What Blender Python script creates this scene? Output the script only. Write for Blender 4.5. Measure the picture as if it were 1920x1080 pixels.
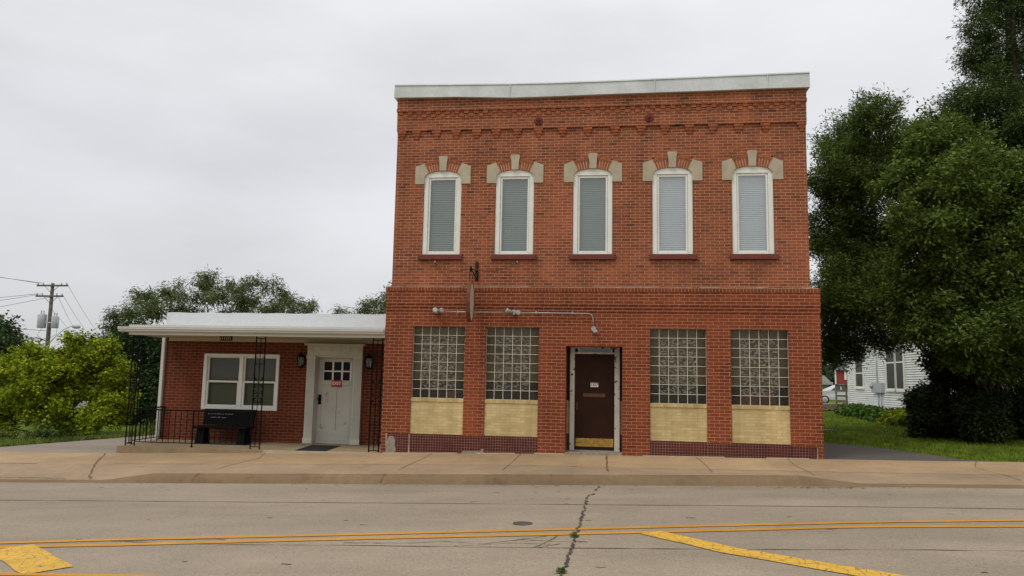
import bpy, math, random
import numpy as np
from mathutils import Vector, Matrix

# ------------------------------------------------------------------ scene, camera, sky, sun, exposure
S = bpy.context.scene
COL = S.collection
for o in list(bpy.data.objects):
    bpy.data.objects.remove(o)

cam_d = bpy.data.cameras.new('camera')
cam = bpy.data.objects.new('camera', cam_d)
COL.objects.link(cam)
RX = Vector((0.99154414, 0.12826318, 0.01971757))
UX = Vector((-0.00404538, -0.12131769, 0.99260549))
FX = Vector((-0.12970683, 0.98429192, 0.11977297))
cam.matrix_world = Matrix(((RX.x, UX.x, -FX.x, 0.0), (RX.y, UX.y, -FX.y, -15.75), (RX.z, UX.z, -FX.z, 1.457), (0, 0, 0, 1)))
cam_d.sensor_width = 36.0
cam_d.lens = 1430 / 1920 * 36
cam_d.clip_start = 0.1
cam_d.clip_end = 3000
S.camera = cam

SUN_ELEV, SUN_AZ = math.radians(58), math.radians(222)     # azimuth clockwise from +y (the sun stands over the camera's shoulder)
w = bpy.data.worlds.new('World')
S.world = w
w.use_nodes = True
wn, wl = w.node_tree.nodes, w.node_tree.links
wn.clear()
w_out = wn.new('ShaderNodeOutputWorld')
w_bg = wn.new('ShaderNodeBackground')
w_bg.inputs['Strength'].default_value = 0.1
sky = wn.new('ShaderNodeTexSky')
sky.sky_type = 'NISHITA'
sky.sun_disc = False
sky.sun_elevation = SUN_ELEV
sky.sun_rotation = SUN_AZ
w_tc = wn.new('ShaderNodeTexCoord')
w_sep = wn.new('ShaderNodeSeparateXYZ')
wl.new(w_tc.outputs['Generated'], w_sep.inputs[0])
w_ramp = wn.new('ShaderNodeValToRGB')                       # overcast: brighter towards the zenith
e = w_ramp.color_ramp.elements
e[0].position = 0.0
e[0].color = (0.64, 0.645, 0.66, 1)
e[1].position = 1.0
e[1].color = (1.0, 1.0, 1.0, 1)
m_ = w_ramp.color_ramp.elements.new(0.30)
m_.color = (0.70, 0.71, 0.73, 1)
m_ = w_ramp.color_ramp.elements.new(0.55)
m_.color = (0.86, 0.865, 0.875, 1)
wl.new(w_sep.outputs['Z'], w_ramp.inputs[0])
w_map = wn.new('ShaderNodeMapping')
w_map.inputs['Scale'].default_value = (1.2, 1.2, 3.6)
wl.new(w_tc.outputs['Generated'], w_map.inputs[0])
w_noise = wn.new('ShaderNodeTexNoise')
w_noise.inputs['Scale'].default_value = 1.5
w_noise.inputs['Detail'].default_value = 5
w_noise.inputs['Roughness'].default_value = 0.5
wl.new(w_map.outputs[0], w_noise.inputs['Vector'])
w_mr = wn.new('ShaderNodeMapRange')
w_mr.inputs['From Min'].default_value = 0.3
w_mr.inputs['From Max'].default_value = 0.7
w_mr.inputs['To Min'].default_value = 0.91
w_mr.inputs['To Max'].default_value = 1.20
wl.new(w_noise.outputs[0], w_mr.inputs['Value'])
w_az = wn.new('ShaderNodeMath')                             # clouds thin out towards the right
w_az.operation = 'MULTIPLY_ADD'
w_az.inputs[1].default_value = 0.10
wl.new(w_sep.outputs['X'], w_az.inputs[0])
wl.new(w_mr.outputs[0], w_az.inputs[2])
w_sc = wn.new('ShaderNodeVectorMath')
w_sc.operation = 'SCALE'
wl.new(w_ramp.outputs[0], w_sc.inputs[0])
w_m2 = wn.new('ShaderNodeMath')
w_m2.operation = 'MULTIPLY'
w_m2.inputs[1].default_value = 10.0                         # the background strength is 0.1
wl.new(w_az.outputs[0], w_m2.inputs[0])
wl.new(w_m2.outputs[0], w_sc.inputs['Scale'])
w_mix = wn.new('ShaderNodeMix')
w_mix.data_type = 'RGBA'
w_mix.inputs['Factor'].default_value = 0.93
wl.new(sky.outputs[0], w_mix.inputs[6])
wl.new(w_sc.outputs[0], w_mix.inputs[7])
wl.new(w_mix.outputs[2], w_bg.inputs[0])
wl.new(w_bg.outputs[0], w_out.inputs[0])

sun_d = bpy.data.lights.new('sun', 'SUN')
sun_d.energy = 1.4
sun_d.angle = math.radians(25)
sun_d.color = (1.0, 0.96, 0.9)
sun = bpy.data.objects.new('sun', sun_d)
COL.objects.link(sun)
_to = Vector((math.sin(SUN_AZ) * math.cos(SUN_ELEV), math.cos(SUN_AZ) * math.cos(SUN_ELEV), math.sin(SUN_ELEV)))
sun.rotation_euler = (-_to).to_track_quat('-Z', 'Y').to_euler()
sun.location = (0, -30, 40)

S.view_settings.view_transform = 'Standard'
S.view_settings.look = 'None'
S.view_settings.exposure = 0.08
S.view_settings.gamma = 1.0
S.render.engine = 'CYCLES'
S.cycles.max_bounces = 8
S.cycles.transparent_max_bounces = 12
S.cycles.caustics_reflective = False
S.cycles.caustics_refractive = False

rd = random.Random(7)

# ------------------------------------------------------------------ mesh helpers
class MB:
    """collects shapes, links them as one mesh object"""
    def __init__(s):
        s.v, s.f, s.m, s.sm = [], [], [], []
    def face(s, pts, m=0, smooth=False):
        n = len(s.v)
        s.v += [tuple(p) for p in pts]
        s.f.append(tuple(range(n, n + len(pts))))
        s.m.append(m); s.sm.append(smooth)
    def box(s, x0, x1, y0, y1, z0, z1, m=0):
        s.hexa([(x0, y0, z0), (x1, y0, z0), (x1, y1, z0), (x0, y1, z0)], [(x0, y0, z1), (x1, y0, z1), (x1, y1, z1), (x0, y1, z1)], m)
    def hexa(s, b, t, m=0):
        n = len(s.v)
        s.v += list(b) + list(t)
        for f in ((3, 2, 1, 0), (4, 5, 6, 7), (0, 1, 5, 4), (1, 2, 6, 5), (2, 3, 7, 6), (3, 0, 4, 7)):
            s.f.append(tuple(n + i for i in f)); s.m.append(m); s.sm.append(False)
    def bevbox(s, x0, x1, y0, y1, z0, z1, b=.01, m=0):
        """box with its front (-y) edges chamfered"""
        s.box(x0, x1, y0 + b, y1, z0, z1, m)
        n = len(s.v)
        s.v += [(x0 + b, y0, z0 + b), (x1 - b, y0, z0 + b), (x1 - b, y0, z1 - b), (x0 + b, y0, z1 - b),
                (x0, y0 + b, z0), (x1, y0 + b, z0), (x1, y0 + b, z1), (x0, y0 + b, z1)]
        for f in ((0, 1, 2, 3), (4, 5, 1, 0), (5, 6, 2, 1), (6, 7, 3, 2), (7, 4, 0, 3)):
            s.f.append(tuple(n + i for i in f)); s.m.append(m); s.sm.append(False)
    def prism(s, poly, y0, y1, m=0):
        """polygon in x,z (counter-clockwise seen from -y) extruded along y"""
        n = len(s.v); k = len(poly)
        s.v += [(x, y0, z) for x, z in poly] + [(x, y1, z) for x, z in poly]
        s.f.append(tuple(range(n, n + k))); s.f.append(tuple(range(n + 2 * k - 1, n + k - 1, -1)))
        s.m += [m, m]; s.sm += [False, False]
        for i in range(k):
            j = (i + 1) % k
            s.f.append((n + i, n + k + i, n + k + j, n + j)); s.m.append(m); s.sm.append(False)
    def prism_x(s, poly, x0, x1, m=0):
        """polygon in y,z extruded along x"""
        n = len(s.v); k = len(poly)
        s.v += [(x0, y, z) for y, z in poly] + [(x1, y, z) for y, z in poly]
        s.f.append(tuple(range(n + k - 1, n - 1, -1))); s.f.append(tuple(range(n + k, n + 2 * k)))
        s.m += [m, m]; s.sm += [False, False]
        for i in range(k):
            j = (i + 1) % k
            s.f.append((n + i, n + j, n + k + j, n + k + i)); s.m.append(m); s.sm.append(False)
    def tube(s, pts, r, n=6, m=0, smooth=True):
        """tube along points; r a number or a list"""
        P = [Vector(p) for p in pts]
        if not isinstance(r, (list, tuple)): r = [r] * len(P)
        base = len(s.v); a = None
        for i, p in enumerate(P):
            t = (P[min(i + 1, len(P) - 1)] - P[max(i - 1, 0)])
            if t.length < 1e-9: t = Vector((0, 0, 1))
            t.normalize()
            if a is None:
                a = t.orthogonal().normalized()
            else:
                a = a - t * a.dot(t)
                a = a.normalized() if a.length > 1e-6 else t.orthogonal().normalized()
            b = t.cross(a)
            for k in range(n):
                q = 2 * math.pi * (k + .5) / n
                s.v.append(tuple(p + (a * math.cos(q) + b * math.sin(q)) * r[i]))
        for i in range(len(P) - 1):
            for k in range(n):
                k2 = (k + 1) % n
                s.f.append((base + i * n + k, base + i * n + k2, base + (i + 1) * n + k2, base + (i + 1) * n + k)); s.m.append(m); s.sm.append(smooth)
        s.f.append(tuple(base + k for k in range(n - 1, -1, -1))); s.m.append(m); s.sm.append(False)
        s.f.append(tuple(base + (len(P) - 1) * n + k for k in range(n))); s.m.append(m); s.sm.append(False)
    def lathe(s, c, axis, prof, n=16, m=0, smooth=True):
        """prof: (distance along axis, radius)"""
        c = Vector(c); t = Vector(axis).normalized(); a = t.orthogonal().normalized(); b = t.cross(a)
        base = len(s.v)
        for d, r in prof:
            for k in range(n):
                q = 2 * math.pi * k / n
                s.v.append(tuple(c + t * d + (a * math.cos(q) + b * math.sin(q)) * r))
        for i in range(len(prof) - 1):
            for k in range(n):
                k2 = (k + 1) % n
                s.f.append((base + i * n + k, base + i * n + k2, base + (i + 1) * n + k2, base + (i + 1) * n + k)); s.m.append(m); s.sm.append(smooth)
        s.f.append(tuple(base + k for k in range(n - 1, -1, -1))); s.m.append(m); s.sm.append(False)
        s.f.append(tuple(base + (len(prof) - 1) * n + k for k in range(n))); s.m.append(m); s.sm.append(False)
    def build(s, name, mats, parent=None, loc=None):
        if not isinstance(mats, (list, tuple)): mats = [mats]
        o_ = Vector((0, 0, 0))
        if parent is not None: o_ = ROOT[parent.name]
        elif loc is not None: o_ = Vector(loc)
        me = bpy.data.meshes.new(name)
        me.from_pydata([(x - o_.x, y - o_.y, z - o_.z) for x, y, z in s.v], [], s.f)
        for mt in mats: me.materials.append(mt)
        me.polygons.foreach_set('material_index', s.m)
        me.polygons.foreach_set('use_smooth', s.sm)
        me.update()
        ob = bpy.data.objects.new(name, me)
        COL.objects.link(ob)
        if parent is not None: ob.parent = parent
        else: ob.location = o_
        ROOT[ob.name] = o_.copy()
        return ob

ROOT = {}
def tag(o, label=None, cat=None, group=None, kind=None):
    if label: o['label'] = label
    if cat: o['category'] = cat
    if group: o['group'] = group
    if kind: o['kind'] = kind
    return o
def thing(name, label, cat, loc, group=None):
    o = bpy.data.objects.new(name, None)
    o.empty_display_size = .2
    COL.objects.link(o); o.location = loc
    ROOT[o.name] = Vector(loc)
    return tag(o, label, cat, group)
def copy_tree(o, parent=None, loc=None):
    c = o.copy(); COL.objects.link(c)
    if parent is not None: c.parent = parent
    if loc is not None: c.location = loc
    for ch in list(o.children): copy_tree(ch, c)
    return c
def text_mesh(body, size, name, m, parent, at, depth=.002, sx=1.0):
    """letters as a mesh facing -y, left-bottom corner at 'at'"""
    cu = bpy.data.curves.new(name, 'FONT')
    cu.body = body; cu.size = size; cu.extrude = depth; cu.align_x = 'CENTER'; cu.align_y = 'CENTER'; cu.offset = size * .022
    tmp = bpy.data.objects.new('tmp_text', cu); COL.objects.link(tmp)
    bpy.context.view_layer.update()
    me = bpy.data.meshes.new_from_object(tmp.evaluated_get(bpy.context.evaluated_depsgraph_get()))
    bpy.data.objects.remove(tmp)
    o_ = ROOT[parent.name]
    for v in me.vertices:
        x, y, z = v.co
        v.co = (x * sx + at[0] - o_.x, -z + at[1] - o_.y, y + at[2] - o_.z)
    me.materials.clear(); me.materials.append(m)
    ob = bpy.data.objects.new(name, me); COL.objects.link(ob); ob.parent = parent
    ROOT[ob.name] = o_.copy()
    return ob

# ------------------------------------------------------------------ materials
class NT:
    def __init__(s, name):
        s.mat = bpy.data.materials.new(name); s.mat.use_nodes = True
        s.n, s.l = s.mat.node_tree.nodes, s.mat.node_tree.links
        s.bsdf = s.n['Principled BSDF']; s.out = s.n['Material Output']
        s.tc = s.n.new('ShaderNodeTexCoord')
    def new(s, t, **kw):
        n = s.n.new('ShaderNode' + t)
        for k, v in kw.items():
            if k in n.inputs: n.inputs[k].default_value = v
            else: setattr(n, k, v)
        return n
    def noise(s, scale, detail=3, rough=.55, vec=None):
        n = s.new('TexNoise'); n.inputs['Scale'].default_value = scale; n.inputs['Detail'].default_value = detail; n.inputs['Roughness'].default_value = rough
        s.l.new(vec if vec else s.tc.outputs['Object'], n.inputs['Vector'])
        return n.outputs[0]
    def rng(s, v, a, b, lo=.3, hi=.7):
        n = s.new('MapRange'); n.inputs['From Min'].default_value = lo; n.inputs['From Max'].default_value = hi
        n.inputs['To Min'].default_value = a; n.inputs['To Max'].default_value = b
        s.l.new(v, n.inputs['Value']); return n.outputs[0]
    def math(s, op, a, b=None):
        n = s.new('Math'); n.operation = op
        for i, q in enumerate((a, b)):
            if q is None: continue
            if isinstance(q, (int, float)): n.inputs[i].default_value = q
            else: s.l.new(q, n.inputs[i])
        return n.outputs[0]
    def scale(s, col, f):
        n = s.new('VectorMath'); n.operation = 'SCALE'
        if isinstance(col, tuple): n.inputs[0].default_value = col[:3]
        else: s.l.new(col, n.inputs[0])
        s.l.new(f, n.inputs['Scale']); return n.outputs[0]
    def mix(s, f, a, b):
        n = s.new('Mix'); n.data_type = 'RGBA'
        if isinstance(f, (int, float)): n.inputs[0].default_value = f
        else: s.l.new(f, n.inputs[0])
        for i, q in ((6, a), (7, b)):
            if isinstance(q, tuple): n.inputs[i].default_value = (*q[:3], 1)
            else: s.l.new(q, n.inputs[i])
        return n.outputs[2]
    def bump(s, h, strength=.3, dist=.01):
        n = s.new('Bump'); n.inputs['Strength'].default_value = strength; n.inputs['Distance'].default_value = dist
        s.l.new(h, n.inputs['Height']); s.l.new(n.outputs[0], s.bsdf.inputs['Normal']); return n
    def base(s, c):
        if isinstance(c, tuple): s.bsdf.inputs['Base Color'].default_value = (*c[:3], 1)
        else: s.l.new(c, s.bsdf.inputs['Base Color'])
    def rough(s, r, spec=.3, metal=0):
        s.bsdf.inputs['Roughness'].default_value = r; s.bsdf.inputs['Specular IOR Level'].default_value = spec
        s.bsdf.inputs['Metallic'].default_value = metal

def M(name, col, rough=.75, var=.2, scale=3.0, fine=60.0, bump=.15, bdist=.004, spec=.3, metal=0, stain=None, stain_scale=1.3, stain_lo=.55, stain_hi=.7):
    t = NT(name)
    f = t.math('MULTIPLY', t.rng(t.noise(scale, 4), 1 - var, 1 + var), t.rng(t.noise(fine, 2), 1 - var * .6, 1 + var * .6))
    c = t.scale(col, f)
    if stain: c = t.mix(t.rng(t.noise(stain_scale, 6, .65), 0, 1, stain_lo, stain_hi), c, stain)
    t.base(c); t.rough(rough, spec, metal)
    if bump: t.bump(t.noise(fine, 3), bump, bdist)
    return t.mat

def brick(name, c1, c2, mortar, bw=.2032, rh=.0677, ms=.005, offset=.5, flip=False, bump=.5, var=.22, rough=.85, spec=.2, dark=None, stain=None, mvar=.25):
    t = NT(name)
    sp = t.new('SeparateXYZ'); t.l.new(t.tc.outputs['Object'], sp.inputs[0])
    u = t.math('ADD', sp.outputs[0], sp.outputs[1])
    # the mason's hand: courses wander by a millimetre or two
    wob = t.math('MULTIPLY_ADD' if False else 'MULTIPLY', t.rng(t.noise(3.5, 2), -1, 1), .0022)
    z = t.math('ADD', sp.outputs[2], wob)
    cb = t.new('CombineXYZ')
    t.l.new(z if flip else u, cb.inputs[0]); t.l.new(u if flip else z, cb.inputs[1])
    b = t.new('TexBrick'); b.offset = offset; b.offset_frequency = 2; b.squash = 1.0
    b.inputs['Scale'].default_value = 1.0; b.inputs['Brick Width'].default_value = bw; b.inputs['Row Height'].default_value = rh
    b.inputs['Mortar Size'].default_value = ms; b.inputs['Mortar Smooth'].default_value = .15; b.inputs['Bias'].default_value = 0
    b.inputs['Color1'].default_value = (0, 0, 0, 1); b.inputs['Color2'].default_value = (1, 1, 1, 1); b.inputs['Mortar'].default_value = (.5, .5, .5, 1)
    t.l.new(cb.outputs[0], b.inputs['Vector'])
    col = t.mix(b.outputs['Color'], c1, c2)
    if dark:                                                  # a few burnt bricks
        col = t.mix(t.rng(b.outputs['Color'], 0, .7, .93, .98), col, dark)
    f = t.math('MULTIPLY', t.rng(t.noise(.9, 4), 1 - var, 1 + var), t.rng(t.noise(45, 3), 1 - var * .7, 1 + var * .7))
    col = t.scale(col, f)
    sm = t.new('CombineXYZ')                                  # rain streaks run down the wall
    t.l.new(t.math('MULTIPLY', u, 2.6), sm.inputs[0]); t.l.new(t.math('MULTIPLY', sp.outputs[2], .35), sm.inputs[1])
    col = t.scale(col, t.rng(t.noise(1.0, 5, .6, sm.outputs[0]), .72, 1.17))
    mcol = t.scale(mortar, t.rng(t.noise(1.6, 5, .6), 1 - mvar, 1 + mvar))
    col = t.mix(b.outputs['Fac'], col, mcol)
    if stain: col = t.mix(t.rng(t.noise(.7, 6, .62), 0, .55, .58, .75), col, stain)
    t.base(col); t.rough(rough, spec)
    h = t.math('SUBTRACT', t.math('MULTIPLY', t.noise(70, 3), .25), b.outputs['Fac'])
    t.bump(h, bump, .006)
    return t.mat

def glass_mat(name, tint=(.85, .9, .88), rough=.02, base=.08):
    t = NT(name)
    lw = t.new('LayerWeight'); lw.inputs['Blend'].default_value = .35
    tr = t.new('BsdfTransparent'); tr.inputs[0].default_value = (*tint, 1)
    gl = t.new('BsdfGlossy'); gl.inputs['Roughness'].default_value = rough; gl.inputs['Color'].default_value = (1, 1, 1, 1)
    mx = t.new('MixShader')
    t.l.new(t.rng(lw.outputs['Fresnel'], base, .7, .04, 1), mx.inputs[0])
    t.l.new(tr.outputs[0], mx.inputs[1]); t.l.new(gl.outputs[0], mx.inputs[2]); t.l.new(mx.outputs[0], t.out.inputs[0])
    return t.mat

def block_mat(name, wavy):
    """glass block: tinted see-through with a pressed pattern that bends its shine; its glints are also painted"""
    t = NT(name)
    geo = t.new('NewGeometry')
    if wavy:
        mp = t.new('Mapping'); t.l.new(t.tc.outputs['Object'], mp.inputs[0])
        mp.inputs['Rotation'].default_value = (0, math.radians(28), 0); mp.inputs['Scale'].default_value = (1, 1, 2.1)
        n1 = t.new('TexNoise'); n1.inputs['Scale'].default_value = 17; n1.inputs['Detail'].default_value = 0.0; n1.inputs['Distortion'].default_value = .6
        t.l.new(mp.outputs[0], n1.inputs['Vector'])
        h = t.rng(n1.outputs[0], 0, 1, .47, .60)
    else:
        wv = t.new('TexWave'); wv.wave_type = 'BANDS'; wv.bands_direction = 'X'; wv.inputs['Scale'].default_value = 22; wv.inputs['Distortion'].default_value = .4
        t.l.new(t.tc.outputs['Object'], wv.inputs['Vector']); h = wv.outputs['Fac']
    bp = t.new('Bump'); bp.inputs['Strength'].default_value = .6 if wavy else .5; bp.inputs['Distance'].default_value = .02 if wavy else .01
    t.l.new(h, bp.inputs['Height'])
    tr = t.new('BsdfTransparent')
    col = t.mix(geo.outputs['Random Per Island'], (.60, .56, .46), (.72, .67, .56))
    
    t.l.new(col, tr.inputs[0])
    gl = t.new('BsdfGlossy'); gl.inputs['Roughness'].default_value = .22; gl.inputs['Color'].default_value = (.9, .86, .76, 1); t.l.new(bp.outputs[0], gl.inputs['Normal'])
    df = t.new('BsdfDiffuse'); t.l.new(t.mix(h, (.030, .027, .021), (.32, .30, .235)) if wavy else t.mix(h, (.05, .045, .033), (.10, .09, .068)), df.inputs[0]); t.l.new(bp.outputs[0], df.inputs['Normal'])  # sky glints on the pressed ridges painted into the diffuse colour
    m1 = t.new('MixShader'); m1.inputs[0].default_value = .08 if wavy else .05
    t.l.new(tr.outputs[0], m1.inputs[1]); t.l.new(gl.outputs[0], m1.inputs[2])
    m2 = t.new('MixShader'); m2.inputs[0].default_value = .42 if wavy else .25
    t.l.new(m1.outputs[0], m2.inputs[1]); t.l.new(df.outputs[0], m2.inputs[2])
    t.l.new(m2.outputs[0], t.out.inputs[0])
    return t.mat

def leaf_mat(name, a, b, c=None, trans=.25, rough=.5):
    t = NT(name)
    geo = t.new('NewGeometry')
    rp = t.new('ValToRGB'); e = rp.color_ramp.elements
    e[0].color = (*a, 1); e[1].color = (*b, 1); e[0].position = 0; e[1].position = .85
    if c:
        q = e.new(1.0); q.color = (*c, 1)
    t.l.new(geo.outputs['Random Per Island'], rp.inputs[0])
    col = t.scale(rp.outputs[0], t.math('MULTIPLY', t.rng(t.noise(.8, 3), .78, 1.22), t.rng(t.noise(3.2, 2), .62, 1.42)))
    t.base(col); t.rough(.65, .12)
    tl = t.new('BsdfTranslucent'); t.l.new(t.mix(.35, col, (.10, .14, .01)), tl.inputs[0])
    mx = t.new('MixShader'); mx.inputs[0].default_value = trans
    t.l.new(t.bsdf.outputs[0], mx.inputs[1]); t.l.new(tl.outputs[0], mx.inputs[2]); t.l.new(mx.outputs[0], t.out.inputs[0])
    return t.mat

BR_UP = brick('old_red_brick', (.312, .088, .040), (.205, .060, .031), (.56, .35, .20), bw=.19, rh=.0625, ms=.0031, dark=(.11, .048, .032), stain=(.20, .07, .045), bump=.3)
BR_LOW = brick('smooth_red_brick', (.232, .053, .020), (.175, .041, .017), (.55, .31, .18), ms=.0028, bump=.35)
BR_ANX = brick('shaded_red_brick', (.150, .033, .013), (.108, .025, .011), (.33, .17, .10), ms=.0030, bump=.3)  # same red brick as the lower storey, porch shade put into its colour
BR_SOLD = brick('soldier_brick', (.235, .058, .019), (.175, .043, .017), (.50, .27, .15), bw=.2032, rh=.0677, ms=.003, offset=0, flip=True, bump=.35)
BR_YEL = brick('yellow_brick', (.60, .475, .245), (.50, .37, .165), (.34, .24, .11), bw=.203, rh=.0585, ms=.0022, bump=.3, var=.12)
BR_YSOLD = brick('yellow_soldier_brick', (.57, .43, .205), (.45, .32, .135), (.34, .24, .11), bw=.3, rh=.0655, ms=.0022, offset=0, flip=True, bump=.3, var=.14)
TILE = brick('maroon_tile', (.088, .014, .010), (.055, .010, .008), (.50, .29, .22), bw=.0545, rh=.0545, ms=.0014, offset=0, bump=.3, rough=.35, spec=.3, var=.2, mvar=.45)
VOUS = M('arch_brick', (.300, .085, .034), .85, .3, 9, 50, .2)
MORTAR = M('mortar', (.62, .40, .27), .9, .2)
MORTAR_G = M('weathered_mortar', (.22, .16, .11), .95, .4, 5, 40, .6, .01)
STONE = M('limestone', (.43, .362, .262), .85, .12, 4, 50, .2, stain=(.36, .30, .21), stain_lo=.5, stain_hi=.75)
CEMENT = M('grey_cement', (.27, .23, .18), .95, .25, 9, 60, .5, .008)
WHITE = M('white_paint', (.76, .75, .69), .5, .06, 2, 40, .05)
WHITE_W = M('worn_white_paint', (.53, .515, .45), .65, .08, 2, 60, .2, stain=(.34, .27, .19), stain_scale=3.2, stain_lo=.63, stain_hi=.72)
PEEL = M('peeling_white_paint', (.56, .53, .46), .7, .12, 3, 60, .3, stain=(.07, .055, .04), stain_scale=9, stain_lo=.60, stain_hi=.64)
METAL_C = M('coping_metal', (.56, .58, .57), .45, .10, 1.1, 25, .06, stain=(.40, .41, .40), stain_scale=1.6, stain_lo=.5, stain_hi=.8, spec=.5)
ROOFW = M('white_roof_coating', (.60, .61, .62), .6, .03, 2, 9, .35, .03)
ALU = M('white_aluminium', (.56, .55, .51), .4, .05, 1.5, 30, .03)
SOFFIT = M('cream_soffit', (.50, .45, .36), .6, .06)
SILL = M('red_painted_sill', (.155, .036, .026), .6, .15, 4, 40, .1)
REDIRON = M('red_painted_iron', (.135, .024, .019), .6, .2)
BLACK = M('black_iron', (.006, .006, .006), .7, .3, spec=.06)
BLACKW = M('black_painted_wood', (.006, .006, .007), .65, .2, spec=.06)
RUST = M('rusty_iron', (.035, .018, .012), .8, .4, 20, 60, .3)
RUSTW = M('rusty_cable', (.16, .055, .03), .8, .3)
GALV = M('galvanised_metal', (.36, .345, .32), .4, .2, 8, 60, .1, metal=.4, stain=(.22, .12, .07), stain_scale=2.0, stain_lo=.64, stain_hi=.75)
LAMPG = M('lamp_face', (.42, .42, .41), .25, .08, spec=.6)
DOORB = M('dark_brown_door', (.030, .011, .006), .6, .25, 3, 40, .1, spec=.12)
BRASS = M('worn_brass', (.42, .25, .055), .45, .3, 10, 60, .2, metal=.3, stain=(.14, .08, .03), stain_scale=14, stain_lo=.55, stain_hi=.68)
SLOT = M('bronze_slot', (.10, .045, .02), .5, .2)
DARKGREEN = M('dark_panel', (.012, .014, .013), .5, .2)
BLIND = M('tree_reflection_blind', (.39, .45, .38), .6, .05, bump=0)  # darker green of reflected trees put into the blind's colour
BLIND_L = M('sky_reflection_blind', (.80, .86, .86), .6, .04, bump=0)  # reflected bright sky put into the blind's colour, right-hand windows
BLIND_A = M('grey_blind', (.185, .18, .145), .6, .05, bump=0)
GLASS = glass_mat('window_glass', (.90, .95, .92), .02, .15)
GLASS_L = glass_mat('sky_reflection_glass', (.96, .98, .98), .02, .22)  # same glass, made clearer and shinier to stand in for brighter reflected sky
GLASS_A = glass_mat('porch_glass', (.84, .84, .80), .04, .02)
GLASS_D = glass_mat('dark_glass', (.5, .5, .5), .03, .06)
CURTAIN = M('tan_curtain', (.47, .405, .275), .8, .10, 2, 30, .1)
BOXES = M('brown_cardboard', (.38, .17, .075), .8, .2, 5)
INTERIOR = M('dim_interior', (.05, .045, .04), .9, .1, bump=0)
BLK_W = block_mat('wavy_glass_block', True)
BLK_R = block_mat('ribbed_glass_block', False)
GROUT = M('white_grout', (.68, .64, .54), .8, .12, 6, 60, .2)
EXITR = M('exit_red', (.42, .010, .018), .4, .05)
LETTER = M('white_lettering', (.78, .76, .72), .5, .03, bump=0)
LETTERB = M('black_lettering', (.012, .012, .012), .5, .03, bump=0)
MAT_R = M('black_rubber', (.014, .013, .012), .9, .3, 12, 80, .4)
TAR = M('roof_tar', (.10, .10, .10), .9, .2)
BARK = M('grey_bark', (.042, .032, .023), .9, .35, 6, 30, .8, .03)
WOODP = M('weathered_pole', (.125, .105, .09), .9, .25, 5, 40, .4)
WOODD = M('grey_deck_wood', (.20, .16, .12), .85, .3, 6, 40, .4)
TRAFO = M('grey_enamel', (.42, .44, .45), .4, .08)
WIRE = M('wire', (.10, .10, .11), .6, .1, bump=0)
PORCEL = M('porcelain', (.50, .48, .46), .3, .1, bump=0)

def concrete_mat(name, col, dark, patch=.5):
    t = NT(name)
    f = t.math('MULTIPLY', t.rng(t.noise(.55, 5, .6), .80, 1.18), t.rng(t.noise(7, 4, .6), .92, 1.08))
    f = t.math('MULTIPLY', f, t.rng(t.noise(110, 2), .90, 1.10))
    sp = t.new('SeparateXYZ'); t.l.new(t.tc.outputs['Object'], sp.inputs[0])     # each slab was poured a little differently
    wn2 = t.new('TexWhiteNoise'); wn2.noise_dimensions = '1D'
    t.l.new(t.math('FLOOR', t.math('DIVIDE', t.math('ADD', sp.outputs[0], 100.07), 1.745)), wn2.inputs['W'])
    f = t.math('MULTIPLY', f, t.rng(wn2.outputs[0], .92, 1.08, 0, 1))
    c = t.mix(t.rng(t.noise(1.7, 6, .68), 0, patch, .55, .72), t.scale(col, f), dark)
    t.base(c); t.rough(.9, .2)
    t.bump(t.noise(90, 3), .3, .004)
    return t.mat
CONC = concrete_mat('sidewalk_concrete', (.355, .245, .138), (.265, .175, .092))
CONC2 = concrete_mat('outer_walk_concrete', (.305, .220, .138), (.215, .150, .09))
CURBM = concrete_mat('kerb_concrete', (.185, .125, .068), (.095, .062, .035), .7)
PORCHM = concrete_mat('porch_concrete', (.27, .205, .125), (.19, .135, .08))
JOINT = M('joint_dirt', (.135, .09, .05), .95, .3, bump=0)

def asphalt_mat(name, col, lo=.82, hi=1.15):
    t = NT(name)
    mp = t.new('Mapping'); mp.inputs['Scale'].default_value = (.35, 1.5, 1); t.l.new(t.tc.outputs['Object'], mp.inputs[0])
    f = t.math('MULTIPLY', t.rng(t.noise(.5, 5, .6, mp.outputs[0]), .82, 1.12), t.rng(t.noise(1.3, 5, .6), .92, 1.08))
    sp = t.rng(t.noise(62, 2, .7), lo, hi)
    f = t.math('MULTIPLY', f, sp)
    sp2 = t.rng(t.noise(24, 3, .7), .90, 1.10)
    f = t.math('MULTIPLY', f, sp2)
    c = t.scale(col, f)
    c = t.mix(t.rng(t.noise(85, 1), 0, .55, .64, .70), c, (.42, .36, .28))
    c = t.mix(t.rng(t.noise(52, 1), 0, .6, .65, .70), c, (.07, .055, .045))
    t.base(c); t.rough(.88, .25)
    t.bump(t.noise(70, 3, .7), .5, .006)
    return t.mat
ASPH = asphalt_mat('road_asphalt', (.278, .226, .166))
LOT = asphalt_mat('lot_asphalt', (.235, .195, .155), .85, 1.12)
DRIVE = asphalt_mat('drive_asphalt', (.088, .078, .066), .75, 1.3)
CRACK = M('crack_fill', (.065, .05, .038), .95, .3, bump=0)
CRACK_L = M('seam_fill', (.115, .088, .066), .95, .3, bump=0)

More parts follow.
